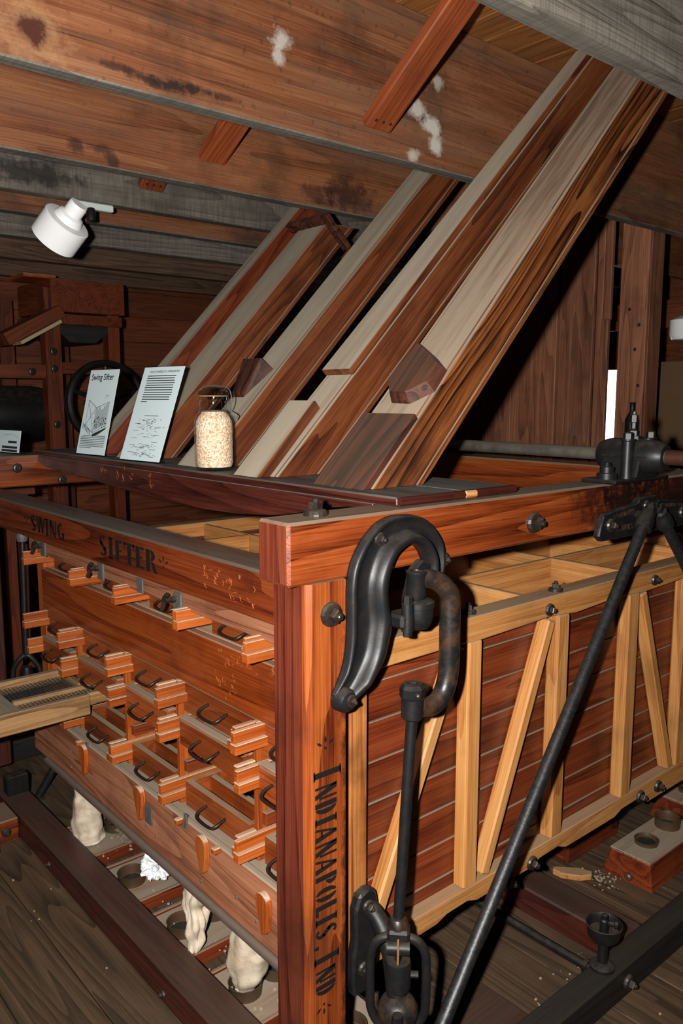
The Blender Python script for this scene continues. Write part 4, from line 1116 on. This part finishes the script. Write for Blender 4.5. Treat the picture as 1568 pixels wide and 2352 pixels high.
# ================================================================== GRAIN CHUTES, rising towards +X
TH = math.radians(46)
CT, ST = math.cos(TH), math.sin(TH)
CX0 = 0.38
CR = Matrix(((CT, 0, -ST), (0, 1, 0), (ST, 0, CT)))
def loc2(s, t):
    return (CX0 + s * CT - t * ST, ZS + s * ST + t * CT)
def slab(name, parent, ya, yb, t0, t1, mat, s0=None, s1=None, ya2=None, yb2=None, z_top=None, z_bot=None):
    """board of a chute in its own frame: along the slope x, across y, off the face z"""
    ya2 = ya if ya2 is None else ya2
    yb2 = yb if yb2 is None else yb2
    vs = []
    for t in (t0, t1):
        a = -t * CT / ST + 0.0015 if s0 is None else s0
        b = (z_top - ZS - t * CT) / ST if z_top is not None else s1
        L = 1.95
        ka, kb = a / L, b / L
        for s, k in ((a, ka), (b, kb)):
            k = max(0, min(1, k))
            vs.append((s, ya + (ya2 - ya) * k, t))
            vs.append((s, yb + (yb2 - yb) * k, t))
    c = sum((V(v) for v in vs), V()) / 8
    vs = [V(v) - c for v in vs]
    fs = [(0, 1, 3, 2), (4, 6, 7, 5), (0, 4, 5, 1), (2, 3, 7, 6), (0, 2, 6, 4), (1, 5, 7, 3)]
    bm = bmesh.new()
    q = [bm.verts.new(v) for v in vs]
    for f in fs:
        bm.faces.new([q[i] for i in f])
    bmesh.ops.recalc_face_normals(bm, faces=bm.faces)
    bmesh.ops.bevel(bm, geom=bm.edges[:], offset=0.0018, segments=1, affect='EDGES')
    me = bpy.data.meshes.new(name); bm.to_mesh(me); bm.free()
    me.materials.append(mat)
    wl = CR @ c + V((CX0, 0, ZS))
    return put(name, me, parent, wl, CR)
def chute(label, yR, yL, yR2, yL2, mside, ztop=ZC - 0.002, deep=0.118, mtop=None, cover_s0=None):
    o = thing('grain_chute', label, 'chute', (CX0 + 0.06, (yR + yL) / 2, ZS), 'chutes standing on the top shelf')
    k = 0.016
    slab('cover_board', o, yR + k + 0.001, yL - k - 0.001, -0.018, 0.0, mtop or mside, cover_s0, None, yR2 + k + 0.001, yL2 - k - 0.001, ztop)
    slab('side_board', o, yR + 0.002, yR + k, -deep + 0.018, -0.0015, mside, None, None, yR2 + 0.002, yR2 + k, ztop)
    slab('side_board', o, yL - k, yL - 0.002, -deep + 0.018, -0.0015, mside, None, None, yL2 - k, yL2 - 0.002, ztop)
    slab('bottom_board', o, yR, yL, -deep, -deep + 0.017, mside, None, None, yR2, yL2, ztop)
    return o
c1 = chute('rightmost chute with pale dusty face, strongly grained side and hexagonal hatch block', 0.172, 0.368, 0.212, 0.372, W_chuteg('X'), deep=0.128)
slab('lower_cover', c1, 0.178, 0.366, 0.0005, 0.020, W_chuted('X'), None, 0.232)
hx = [(-0.085, 0.040), (-0.088, -0.030), (-0.045, -0.088), (0.030, -0.082), (0.075, -0.020), (0.125, 0.062), (-0.03, 0.085)]
bm = bmesh.new()
A = [bm.verts.new((a, b, 0.0)) for a, b in hx]
B = [bm.verts.new((a * 0.86, b * 0.86, 0.032)) for a, b in hx]
bm.faces.new(A[::-1]); bm.faces.new(B)
for i in range(len(hx)):
    bm.faces.new((A[i], A[(i + 1) % len(hx)], B[(i + 1) % len(hx)], B[i]))
bmesh.ops.recalc_face_normals(bm, faces=bm.faces)
me = bpy.data.meshes.new('hatch'); bm.to_mesh(me); bm.free(); me.materials.append(W_chuted('X'))
hxp = loc2(0.37, 0.0005)
put('hatch_block', me, c1, (hxp[0], 0.272, hxp[1]), CR)
c2 = chute('second chute from the right, its raised dusty cap ending in a step', 0.556, 0.702, 0.505, 0.590, W_chute('X'), deep=0.118)
slab('cap_board', c2, 0.560, 0.700, 0.0005, 0.024, W_chute('X'), 0.395, None, 0.512, 0.588, ZC - 0.002)
slab('lower_cap', c2, 0.590, 0.706, 0.0005, 0.034, W_chute('X'), None, 0.262)
c3 = chute('middle chute with grey dusty face, wedge block behind the grain jar', 0.948, 1.115, 0.94, 1.09, W_chute('X'), deep=0.112)
bm = bmesh.new()
q = [bm.verts.new(p) for p in ((-0.055, -0.02, 0), (0.075, -0.065, 0), (0.075, 0.055, 0), (-0.055, 0.05, 0), (-0.045, -0.01, 0.012), (0.070, -0.055, 0.055), (0.070, 0.05, 0.055), (-0.045, 0.045, 0.012))]
for f in ((3, 2, 1, 0), (4, 5, 6, 7), (0, 1, 5, 4), (1, 2, 6, 5), (2, 3, 7, 6), (3, 0, 4, 7)):
    bm.faces.new([q[i] for i in f])
me = bpy.data.meshes.new('wedge'); bm.to_mesh(me); bm.free(); me.materials.append(W_chuted('X'))
wx = loc2(0.36, 0.0005)
put('wedge_block', me, c3, (wx[0], 1.05, wx[1]), CR)
c4 = chute('fourth chute from the right, ending in a collar board below the joist', 1.385, 1.565, 1.44, 1.64, W_chute('X'), ztop=2.37, deep=0.112)
slab('collar_board', c4, 1.40, 1.655, 0.0005, 0.040, W_chuted('X'), 1.275, 1.298)
slab('collar_board', c4, 1.385, 1.4225, -0.135, 0.040, W_chuted('X'), 1.275, 1.298)
c5 = chute('leftmost chute, narrow with pale dusty face and dark red side', 1.735, 1.845, 1.785, 1.875, wood('chute_red', (74, 24, 10), (124, 54, 26), (150, 84, 46), 'X', 0.5, 0.97, 0.4, dustcol=(166, 156, 138), vary=0.1), deep=0.125)
# dust-whitened debris by the chute feet
db = put('sawdust_chips', None)
COL.objects.unlink(db); bpy.data.objects.remove(db)

# ================================================================== SIGNS ON THE SHELF
def text_mesh(txt, size, mat, bold=0.0):
    cu = bpy.data.curves.new('t', 'FONT')
    cu.body = txt
    cu.size = size
    cu.offset = bold
    ob = bpy.data.objects.new('t', cu)
    COL.objects.link(ob)
    dg = bpy.context.evaluated_depsgraph_get()
    me = bpy.data.meshes.new_from_object(ob.evaluated_get(dg))
    bpy.data.objects.remove(ob)
    me.materials.clear(); me.materials.append(mat)
    return me
ACR = glass('clear_acrylic', (246, 250, 250), 0.02, 1.2)
def sign(label, base, wd, ht, lean, face, build):
    """upright acrylic holder with a printed sheet; base = middle of the foot edge, face = direction it looks"""
    o = thing('display_sign', label, 'sign', base)
    f = V(face).normalized()
    u = V((0, 0, 1)).cross(f).normalized()          # to the reader's right
    up = (V((0, 0, 1)) * math.cos(lean) - f * math.sin(lean))
    nrm = u.cross(up)
    R = Matrix(((u.x, up.x, nrm.x), (u.y, up.y, nrm.y), (u.z, up.z, nrm.z)))
    b = V(base)
    def add(name, me, x, y, z=0.0, par=o):
        return put(name, me, o, b + u * x + up * y + nrm * z, R)
    add('holder_back', box_mesh(wd, ht, 0.0025, ACR, 0.0006), 0, ht / 2, -0.0035)
    add('holder_front', box_mesh(wd, ht, 0.002, ACR, 0.0006), 0, ht / 2, 0.0030)
    add('paper', box_mesh(wd - 0.008, ht - 0.01, 0.0012, CARDW, 0), 0, ht / 2, 0.0)
    put('holder_foot', box_mesh(wd, 0.05, 0.003, ACR, 0.0006), o, b - f * 0.027 + V((0, 0, 0.0018)), Matrix(((u.x, -f.x, 0), (u.y, -f.y, 0), (0, 0, 1))))
    build(lambda name, me, x, y: add(name, me, x, y, 0.00075), wd, ht)
    return o
def bars(add, rows, mat=INKB, h=0.0028):
    vs = [cube_data(x0, x1, y - h / 2, y + h / 2, 0, 0.0001) for x0, x1, y in rows]
    add('printed_lines', mesh('printed_lines', *merge(*vs), mat), 0, 0)
def tri(add, polys, mat):
    vs, fs = [], []
    for p in polys:
        b = len(vs)
        vs += [(x, y, 0.0001) for x, y in p]
        fs.append(tuple(range(b, b + len(p))))
    add('printed_drawing', mesh('printed_drawing', vs, fs, mat), 0, 0)
def ln(x0, y0, x1, y1, w_=0.0012):
    return quad(x0, y0, x1, y1, w_)
def build1(add, wd, ht):
    me = text_mesh('Swing Sifter', 0.034, INKB, 0.0006)
    add('title', me, -0.088, ht - 0.045)
    rnd = random.Random(4)
    # line engraving of the machine: two faces, a base and hatching
    a, b, c, d = (-0.075, 0.115), (-0.012, 0.088), (-0.012, 0.185), (-0.075, 0.215)
    e, f = (0.075, 0.118), (0.075, 0.208)
    P_ = []
    for (p, q) in ((a, b), (b, c), (c, d), (d, a), (b, e), (e, f), (f, c), (a, c), (d, b)):
        P_.append(ln(*p, *q, 0.0018))
    for k in range(14):
        t = k / 14
        P_.append(ln(b[0] + (e[0] - b[0]) * t, b[1] + (e[1] - b[1]) * t + 0.008, c[0] + (f[0] - c[0]) * t, c[1] + (f[1] - c[1]) * t - 0.02 * rnd.random(), 0.0024))
    for k in range(40):
        x, y = rnd.uniform(-0.008, 0.07), rnd.uniform(0.108, 0.150)
        P_.append(ln(x, y, x + rnd.uniform(-0.012, 0.012), y + rnd.uniform(-0.008, 0.008), 0.0026))
    for k in range(26):
        x, y = rnd.uniform(-0.07, -0.016), rnd.uniform(0.115, 0.205)
        P_.append(ln(x, y, x + 0.006, y + 0.003, 0.0009))
    for k in range(6):
        P_.append(ln(-0.088 + 0.011 * k, 0.125 - 0.005 * k, -0.088 + 0.011 * k, 0.105 - 0.005 * k, 0.004))
    th = [(0.050 + math.cos(t) * 0.010, 0.222 + math.sin(t) * 0.012) for t in [PI * k / 6 for k in range(7)]]
    for p, q in zip(th[:-1], th[1:]):
        P_.append(ln(*p, *q, 0.0016))
    P_.append([(-0.012, 0.082), (0.085, 0.112), (0.075, 0.102), (0.03, 0.082), (-0.008, 0.072)])
    tri(add, P_, INKB)
    rows = []
    for k in range(8):
        rows.append((-0.09 + (0.014 if k == 0 else 0), 0.088 - (0.09 if k == 7 else 0), 0.076 - 0.0066 * k))
    bars(add, rows, INKG, 0.003)
def build2(add, wd, ht):
    add('title', text_mesh('WHAT IS INSIDE OF A SWINGSIFTER?', 0.0108, INKB, 0.0002), -0.080, ht - 0.026)
    rnd = random.Random(9)
    rows = [(-0.088 + rnd.uniform(0, 0.004), 0.088 - rnd.uniform(0, 0.01), ht - 0.038 - 0.0086 * k) for k in range(11)]
    rows.append((-0.088, -0.05, ht - 0.038 - 0.0086 * 11))
    bars(add, rows, INKB, 0.0032)
    bars(add, [(-0.04, 0.045, 0.166)], INKG, 0.002)
    P_ = []
    for (cx, cy, n_) in ((0.0, 0.145, 34), (0.0, 0.122, 30), (0.0, 0.095, 16), (0.0, 0.055, 34), (0.005, 0.030, 44)):
        for k in range(n_):
            x, y = cx + rnd.gauss(0, 0.028), cy + rnd.gauss(0, 0.006)
            P_.append(ln(x, y, x + rnd.uniform(-0.02, 0.02), y + rnd.uniform(-0.006, 0.006), 0.0011))
    for k in range(10):
        x, y = (-0.085 if k % 2 else 0.045), 0.02 + 0.013 * k
        P_.append(ln(x, y, x + 0.035, y, 0.0012))
    tri(add, P_, INKB)
def build3(add, wd, ht):
    add('printed_word', text_mesh('REPRODUCTION', 0.018, INKB, 0.0006), -0.04, ht * 0.42) if False else None
    bars(add, [(0.0, wd / 2 - 0.03, ht * 0.48), (-0.05, wd / 2 - 0.022, ht * 0.26), (-0.05, wd / 2 - 0.02, ht * 0.12)], INKB, 0.010)
    tri(add, [ln(-0.05, ht * 0.74, 0.03, ht * 0.80), ln(0.03, ht * 0.80, wd / 2 - 0.02, ht * 0.68)], INKG)
sign('left acrylic sign with a machine engraving standing on the top shelf', (0.352, 1.722, ZS), 0.215, 0.338, math.radians(14), (-1, -0.10, 0), build1)
sign('taller acrylic sign full of printed lines beside the grain jar', (0.352, 1.322, ZS), 0.250, 0.350, math.radians(20), (-1, -0.10, 0), build2)
sign('small white card holder cut off at the left edge on the far beam', (0.262, 2.375, 1.4215), 0.21, 0.105, math.radians(10), (-1, -0.15, 0), build3)

# ================================================================== JAR OF GRAIN
JX, JY = 0.386, 0.885
jr = thing('grain_jar', 'clip-top glass jar filled with pale wheat grain on the shelf', 'jar', (JX, JY, ZS))
JO = [(0.0000, 0.0), (0.0478, 0.0), (0.0570, 0.006), (0.0603, 0.02), (0.0603, 0.135), (0.0589, 0.15), (0.0515, 0.166), (0.0432, 0.174), (0.0419, 0.182), (0.0419, 0.208), (0.0460, 0.212), (0.0460, 0.220), (0.0423, 0.222)]
JI = [(0.0396, 0.222), (0.0391, 0.182), (0.0405, 0.172), (0.0488, 0.163), (0.0557, 0.148), (0.0570, 0.134), (0.0570, 0.022), (0.0534, 0.010), (0.0000, 0.008)]
GLS = glass('jar_glass', (249, 251, 250), 0.02, 1.5)
lathe('glass_body', JO + JI, (JX, JY, ZS + 0.0005), GLS, jr, seg=40, cap=False)
LIDG = glass('lid_glass', (206, 212, 212), 0.03, 1.55)
lathe('gasket', [(0.0395, 0.0), (0.0455, 0.0), (0.0455, 0.0025), (0.0395, 0.0025)], (JX, JY, ZS + 0.2225), plain('gasket_rubber', (176, 150, 128), 0.7), jr, seg=30, cap=False)
lid = lathe('glass_lid', [(0.0000, 0.002), (0.0405, 0.002), (0.0469, 0.004), (0.0478, 0.010), (0.0451, 0.014), (0.0331, 0.018), (0.0313, 0.024), (0.0184, 0.027), (0.0000, 0.0275)], (JX, JY, ZS + 0.2240), LIDG, jr, seg=36, cap=False)
WIRE = plain('bright_wire', (170, 170, 168), 0.25, 0.9, k=1.0)
tube('wire_bail', smooth_path([(JX + 0.030, JY - 0.036, ZS + 0.180), (JX + 0.036, JY - 0.042, ZS + 0.205), (JX + 0.033, JY - 0.040, ZS + 0.240), (JX + 0.018, JY - 0.022, ZS + 0.2525), (JX - 0.012, JY + 0.014, ZS + 0.2535), (JX - 0.026, JY + 0.032, ZS + 0.243)], 4), 0.0016, WIRE, jr, 8)
tube('wire_ring', [(JX + math.cos(t) * 0.044, JY + math.sin(t) * 0.044, ZS + 0.180) for t in [2 * PI * k / 32 for k in range(32)]], 0.0018, WIRE, jr, 8, True)
tube('wire_clip', smooth_path([(JX + 0.030, JY - 0.04, ZS + 0.180), (JX + 0.045, JY - 0.055, ZS + 0.168), (JX + 0.042, JY - 0.052, ZS + 0.155)], 4), 0.002, WIRE, jr, 8)
Ng = NT('wheat_grain')
tcg = Ng.n('ShaderNodeTexCoord')
vo = Ng.n('ShaderNodeTexVoronoi', {'Vector': tcg.outputs['Object'], 'Scale': 230.0})
Ng.l(Ng.ramp(Ng.n('ShaderNodeSeparateColor', {0: vo.outputs['Color']}).outputs[0], [(0.0, srgb(176, 126, 92)), (0.4, srgb(214, 176, 146)), (1.0, srgb(232, 210, 190))]), Ng.b.inputs['Base Color'])
Ng.b.inputs['Roughness'].default_value = 0.6
Ng.l(Ng.n('ShaderNodeBump', {'Strength': 0.8, 'Distance': 0.002, 'Height': Ng.math('SUBTRACT', 1.0, vo.outputs['Distance'])}).outputs[0], Ng.b.inputs['Normal'])
gr = lathe('wheat', [(0.0000, 0.0095), (0.0515, 0.0105), (0.0563, 0.0225), (0.0563, 0.134), (0.0547, 0.148), (0.0478, 0.162), (0.0396, 0.171), (0.0377, 0.176), (0.0184, 0.18), (0.0000, 0.181)], (JX, JY, ZS + 0.0005), Ng.m, jr, seg=40, cap=False)
gr['kind'] = 'stuff'

# ================================================================== SPOT LAMP UNDER THE GREY JOIST
sl = thing('spot_lamp', 'white cylindrical spot lamp mounted under the grey joist at upper left', 'lamp', (0.47, 1.975, 2.43))
ax = V((-0.281, 0.595, -0.594)).normalized()          # the way the can points
top = V((0.440, 1.960, 2.392))
Rl = V((0, 0, 1)).rotation_difference(ax)
def lat(name, prof, mat, base=top, seg=32):
    v, f = lathe_data(prof, seg, False)
    me = mesh(name, v, f, mat, True); sharp(me, 0.5)
    return put(name, me, sl, base, Rl)
lat('can', [(0.0, 0.052), (0.040, 0.052), (0.090, 0.055), (0.094, 0.058), (0.094, 0.160), (0.091, 0.160), (0.087, 0.065), (0.0, 0.062)], WHITE)
lat('neck', [(0.0, -0.03), (0.034, -0.03), (0.037, -0.02), (0.037, 0.020), (0.050, 0.028), (0.060, 0.0515), (0.0, 0.0515)], WHITE)
lat('bulb', [(0.0, 0.068), (0.05, 0.07), (0.075, 0.11), (0.07, 0.14), (0.0, 0.148)], plain('dark_glass', (60, 58, 54), 0.1))
box('canopy', 0.452, 0.60, 1.955, 1.985, 2.402, 2.429, plain('clear_plastic', (176, 186, 182), 0.2, k=1.0), sl, 0.004)
lathe('swivel', [(0.018, -0.03), (0.018, 0.01), (0.012, 0.02)], (0.500, 1.95, 2.385), IRON, sl, seg=12)
lathe('plug', [(0.012, 0), (0.012, 0.03)], (0.485, 1.967, 2.41), IRON, sl, (0, 0, -1), seg=10)

# ================================================================== UNDER THE SIFTER: outlet boxes, tin collars, cloth sleeves
def ring_collar(parent, x, y, z, r=0.046, h=0.034):
    lathe('tin_collar', [(r, 0), (r, h - 0.003), (r + 0.002, h), (r - 0.0015, h), (r - 0.0025, h - 0.003), (r - 0.0025, 0.002)], (x, y, z), TIN, parent, seg=26, cap=False)
    lathe('outlet_hole', [(0, 0.0), (r - 0.003, 0.0)], (x, y, z + 0.0015), W_black('X'), parent, seg=20, cap=False)
cy = [1.50, 1.155, 0.815, 0.47, 0.16]
LBL = ['farthest spout box with two tin collars, under the tied cloth sleeve', 'second spout box from the far end, white paper scrap lying on it', 'third spout box, torn dangling cloth over its tin collars', 'fourth spout box from the far end, curled cloth sleeve on it', 'nearest spout box with tin collars, mostly behind the corner post']
for k, y in enumerate(cy):
    ob = thing('outlet_box', LBL[k], 'spout box', (0.26, y, 0), 'spout boxes below the trough')
    box('top_board', 0.128, 0.42, y - 0.115, y + 0.115, 0.026, 0.040, W_trough, ob, 0.003)
    box('side_board', 0.128, 0.42, y - 0.130, y - 0.116, 0.0, 0.046, W_side, ob, 0.003)
    box('side_board', 0.128, 0.42, y + 0.116, y + 0.130, 0.0, 0.046, W_side, ob, 0.003)
    box('front_board', 0.128, 0.142, y - 0.115, y + 0.115, 0.0, 0.0255, W_side, ob, 0.003)
    ring_collar(ob, 0.190, y, 0.0402)
    ring_collar(ob, 0.305, y + 0.01, 0.0402)
def cloth_tube(name, label, pts, rads, seed, amp=0.006, seg=36, twist=0.0):
    """a limp canvas sleeve: a hand-wrinkled tube"""
    rnd = random.Random(seed)
    path = smooth_path(pts, 6)
    n = len(path)
    ph = [rnd.uniform(0, 6.28) for _ in range(8)]
    vs, fs = [], []
    for i, p in enumerate(path):
        u = i / (n - 1) * (len(rads) - 1)
        a = int(min(u, len(rads) - 2)); fr_ = u - a
        (rx, ry) = (rads[a][0] + (rads[a + 1][0] - rads[a][0]) * fr_, rads[a][1] + (rads[a + 1][1] - rads[a][1]) * fr_)
        for k in range(seg):
            t = 2 * PI * k / seg
            wv = amp * (math.sin(3 * t + ph[0] + i * 0.22) * 0.8 + math.sin(7 * t + ph[1] - i * 0.15) * 0.5 + math.sin(i * 0.7 + 2 * t + ph[2]) * 0.45 + math.sin(i * 1.6 + ph[3] + 3 * t) * 0.3 * max(0, math.sin(t + ph[4])))
            tt = t + twist * i / n
            vs.append((p.x + (rx + wv) * math.cos(tt), p.y + (ry + wv) * math.sin(tt), p.z + 0.4 * wv))
    for i in range(n - 1):
        for k in range(seg):
            fs.append((i * seg + k, i * seg + (k + 1) % seg, (i + 1) * seg + (k + 1) % seg, (i + 1) * seg + k))
    c = V(pts[0])
    me = mesh(name, [V(v) - c for v in vs], fs, CLOTH, True)
    o = put(name, me, None, c)
    sm = o.modifiers.new('thick', 'SOLIDIFY'); sm.thickness = 0.0015
    return tag(o, label, 'cloth sleeve', 'canvas sleeves below the trough')
cloth_tube('cloth_sleeve', 'whole tied canvas sleeve hanging to the farthest tin collar', [(0.175, 1.47, 0.30), (0.175, 1.475, 0.24), (0.18, 1.485, 0.17), (0.186, 1.497, 0.11), (0.19, 1.50, 0.066), (0.19, 1.50, 0.046)], [(0.05, 0.05), (0.040, 0.045), (0.047, 0.05), (0.05, 0.054), (0.053, 0.056), (0.056, 0.058)], 3, 0.005)
cloth_tube('cloth_sleeve', 'torn canvas sleeve dangling in twisted shreds above the third collars', [(0.17, 0.73, 0.30), (0.175, 0.70, 0.24), (0.18, 0.715, 0.19), (0.172, 0.70, 0.14), (0.165, 0.70, 0.09), (0.160, 0.695, 0.050)], [(0.02, 0.10), (0.02, 0.06), (0.022, 0.045), (0.025, 0.04), (0.016, 0.026), (0.010, 0.012)], 8, 0.010, twist=1.2)
cloth_tube('cloth_sleeve', 'pale canvas sleeve curling down into the fourth tin collar', [(0.175, 0.40, 0.305), (0.175, 0.41, 0.25), (0.178, 0.425, 0.19), (0.182, 0.44, 0.13), (0.188, 0.458, 0.085), (0.190, 0.47, 0.062)], [(0.03, 0.10), (0.042, 0.075), (0.052, 0.058), (0.048, 0.05), (0.036, 0.038), (0.03, 0.03)], 12, 0.006)
cloth_tube('cloth_sleeve', 'thin tattered canvas strip hanging right of the corner post foot', [(0.17, 0.105, 0.28), (0.165, 0.10, 0.22), (0.172, 0.105, 0.16), (0.168, 0.11, 0.10), (0.178, 0.12, 0.06)], [(0.012, 0.02), (0.012, 0.018), (0.018, 0.015), (0.02, 0.024), (0.014, 0.02)], 17, 0.006, twist=1.5)
def crumple(name, loc, sx, sy, sz, seed, mat, parent=None, sub=4):
    rnd = random.Random(seed)
    bm = bmesh.new()
    bmesh.ops.create_icosphere(bm, subdivisions=sub, radius=1.0)
    from mathutils import noise
    for v in bm.verts:
        n_ = noise.noise(v.co * 1.8 + V((seed, 0, 0))) * 0.5 + noise.noise(v.co * 4.5 + V((0, seed, 0))) * 0.28 + abs(noise.noise(v.co * 9 + V((0, 0, seed)))) * 0.14
        v.co *= 0.8 + n_
    zmin = min(v.co.z for v in bm.verts)
    for v in bm.verts:
        v.co = V((v.co.x * sx, v.co.y * sy, (v.co.z - zmin) * sz))
    me = bpy.data.meshes.new(name); bm.to_mesh(me); bm.free(); me.materials.append(mat)
    return put(name, me, parent, loc)
tag(crumple('paper_scrap', (0.232, 1.072, 0.0745), 0.045, 0.058, 0.035, 5, PAPERW), 'crumpled white paper scrap lying by the tin collars', 'paper')
DEB = plain('dust_clump', (150, 136, 114), 0.95, 0, 0.8, (92, 78, 62), 40, 0, 0.6)
tag(crumple('dust_heap', (0.31, 1.40, 0.0405), 0.055, 0.06, 0.026, 9, DEB), 'clumpy heap of flour dust beside the far cloth sleeve', 'dust heap')
o = put('flour_crumbs', mesh('flour_crumbs', *merge(*[cube_data(x, x + s, y, y + s, 0.0405, 0.0405 + s * 0.7) for x, y, s in [(random.uniform(0.15, 0.41), random.uniform(0.1, 1.6), random.uniform(0.002, 0.007)) for _ in range(160)]]), plain('flour_crumb', (190, 178, 156), 0.95)))
o['kind'] = 'stuff'; o['label'] = 'pale crumbs of flour scattered over the spout boxes'; o['category'] = 'crumbs'

# ---- right-hand floor: block, pipe, grease pot, spout boxes, scrap
blk = tag(box('timber_block', 1.105, 1.222, -0.122, 0.40, 0.0, 0.09, W_sill, None, 0.005), 'dark timber sleeper on the floor right of the grease pot', 'timber block')
pp = thing('floor_pipe', 'thin black pipe lying along the floor up to the grease pot', 'pipe', (0.95, 0.2, 0.05))
tube('pipe', [(0.958, -0.12, 0.070), (0.945, 0.6, 0.075)], 0.0125, IRON, pp, 12)
lathe('end_flange', [(0.02, 0), (0.02, 0.012)], (0.958, -0.112, 0.070), IRON, pp, (0, 1, 0), 14)
box('pipe_cradle', 0.935, 0.975, 0.56, 0.60, 0.0, 0.062, IRON, pp, 0.003)
gp = thing('grease_pot', 'black cast drip pot on a short post standing on the right sill', 'oil pot', (0.955, -0.155, 0.098))
lathe('flange', [(0.034, 0.0), (0.034, 0.008), (0.026, 0.014), (0.016, 0.018)], (0.955, -0.155, 0.0985), IRON, gp, seg=20)
lathe('stem', [(0.014, 0.0), (0.0135, 0.075)], (0.955, -0.155, 0.112), IRON, gp, seg=14)
lathe('bowl', [(0.016, 0.0), (0.036, 0.004), (0.043, 0.014), (0.048, 0.046), (0.050, 0.048), (0.047, 0.050), (0.044, 0.046), (0.040, 0.024), (0.016, 0.018)], (0.955, -0.155, 0.182), IRON, gp, seg=28)
lathe('spindle', [(0.012, 0.0), (0.012, 0.04), (0.009, 0.044), (0.009, 0.056), (0.005, 0.058)], (0.955, -0.155, 0.200), IRON, gp, seg=12)
lathe('thumb_screw', [(0.007, 0), (0.007, 0.02), (0.01, 0.022), (0.01, 0.03)], (0.958, -0.16, 0.232), IRON, gp, (0.5, -0.86, 0), 8)
for k, (x0, y0, lb) in enumerate(((1.515, 0.012, 'slope-sided wooden spout box with two tin collars at right'), (2.0, 0.10, 'farther wooden spout box at the right edge under the body'))):
    ob = thing('spout_box', lb, 'spout box', (x0 + 0.2, y0 + 0.07, 0), 'spout boxes on the right floor')
    prism('body', [(y0 - 0.012, 0.0), (y0, 0.1), (y0 + 0.145, 0.1), (y0 + 0.18, 0.0)], x0, x0 + 0.36, 'YZ', W_side('X'), ob, (0, 0, 0), 0.003)
    box('lid', x0 - 0.004, x0 + 0.364, y0 - 0.003, y0 + 0.148, 0.1003, 0.108, W_trough, ob, 0.002)
    ring_collar(ob, x0 + 0.11, y0 + 0.075, 0.1083, 0.040, 0.014)
    ring_collar(ob, x0 + 0.275, y0 + 0.085, 0.1083, 0.044, 0.036)
    lathe('peg', [(0.013, -0.01), (0.013, 0.016), (0.008, 0.02)], (x0, y0 + 0.07, 0.03), TIN, ob, (-1, 0, 0), 12)
tag(prism('wood_scrap', [(1.358, 0.286), (1.375, 0.296), (1.435, 0.232), (1.452, 0.188), (1.432, 0.178), (1.395, 0.198), (1.36, 0.25)], 0.0005, 0.022, 'XY', W_pale('X'), None, (0, 0, 0), 0.003), 'split pale wood scrap lying on the dusty floor', 'wood scrap')
tag(prism('wood_offcut', [(1.70, 0.20), (1.73, 0.225), (1.80, 0.20), (1.79, 0.17), (1.72, 0.17)], 0.0005, 0.018, 'XY', W_black('X'), None, (0, 0, 0), 0.003), 'dark offcut lying beside the slope-sided spout box', 'wood scrap')
far = thing('outlet_plinth', 'red wooden plinth under the middle of the body', 'plinth', (1.6, 0.35, 0))
box('side', 1.45, 1.78, 0.285, 0.305, 0.0, 0.14, W_side, far, 0.003)
box('side', 1.45, 1.47, 0.306, 0.55, 0.0, 0.14, W_side, far, 0.003)
box('top', 1.44, 1.79, 0.28, 0.56, 0.1405, 0.155, W_side, far, 0.003)
brd = tag(box('floor_runner', 0.40, 0.735, -0.12, 0.09, 0.0, 0.022, W_sill, None, 0.004), 'reddish board lying flat on the floor below the hanging yoke', 'board')
o = put('floor_crumbs', mesh('floor_crumbs', *merge(*[cube_data(x, x + s, y, y + s, 0.0005, 0.0005 + s * 0.6) for x, y, s in [(random.uniform(0.76, 1.09), random.choice((random.uniform(-0.5, -0.21), random.uniform(-0.11, 0.0), random.uniform(-0.11, 0.0))), random.uniform(0.0015, 0.006)) for _ in range(45)] + [(random.uniform(-0.9, 0.0), random.uniform(0.0, 1.6), random.uniform(0.002, 0.006)) for _ in range(30)] + [(random.gauss(1.47, 0.03), random.gauss(0.16, 0.03), random.uniform(0.002, 0.006)) for _ in range(60)]]), plain('husk_crumb', (196, 176, 146), 0.95, 0, 0.5, (110, 90, 66), 200)))
o['kind'] = 'stuff'; o['label'] = 'husks and crumbs scattered over the floor planks'; o['category'] = 'crumbs'
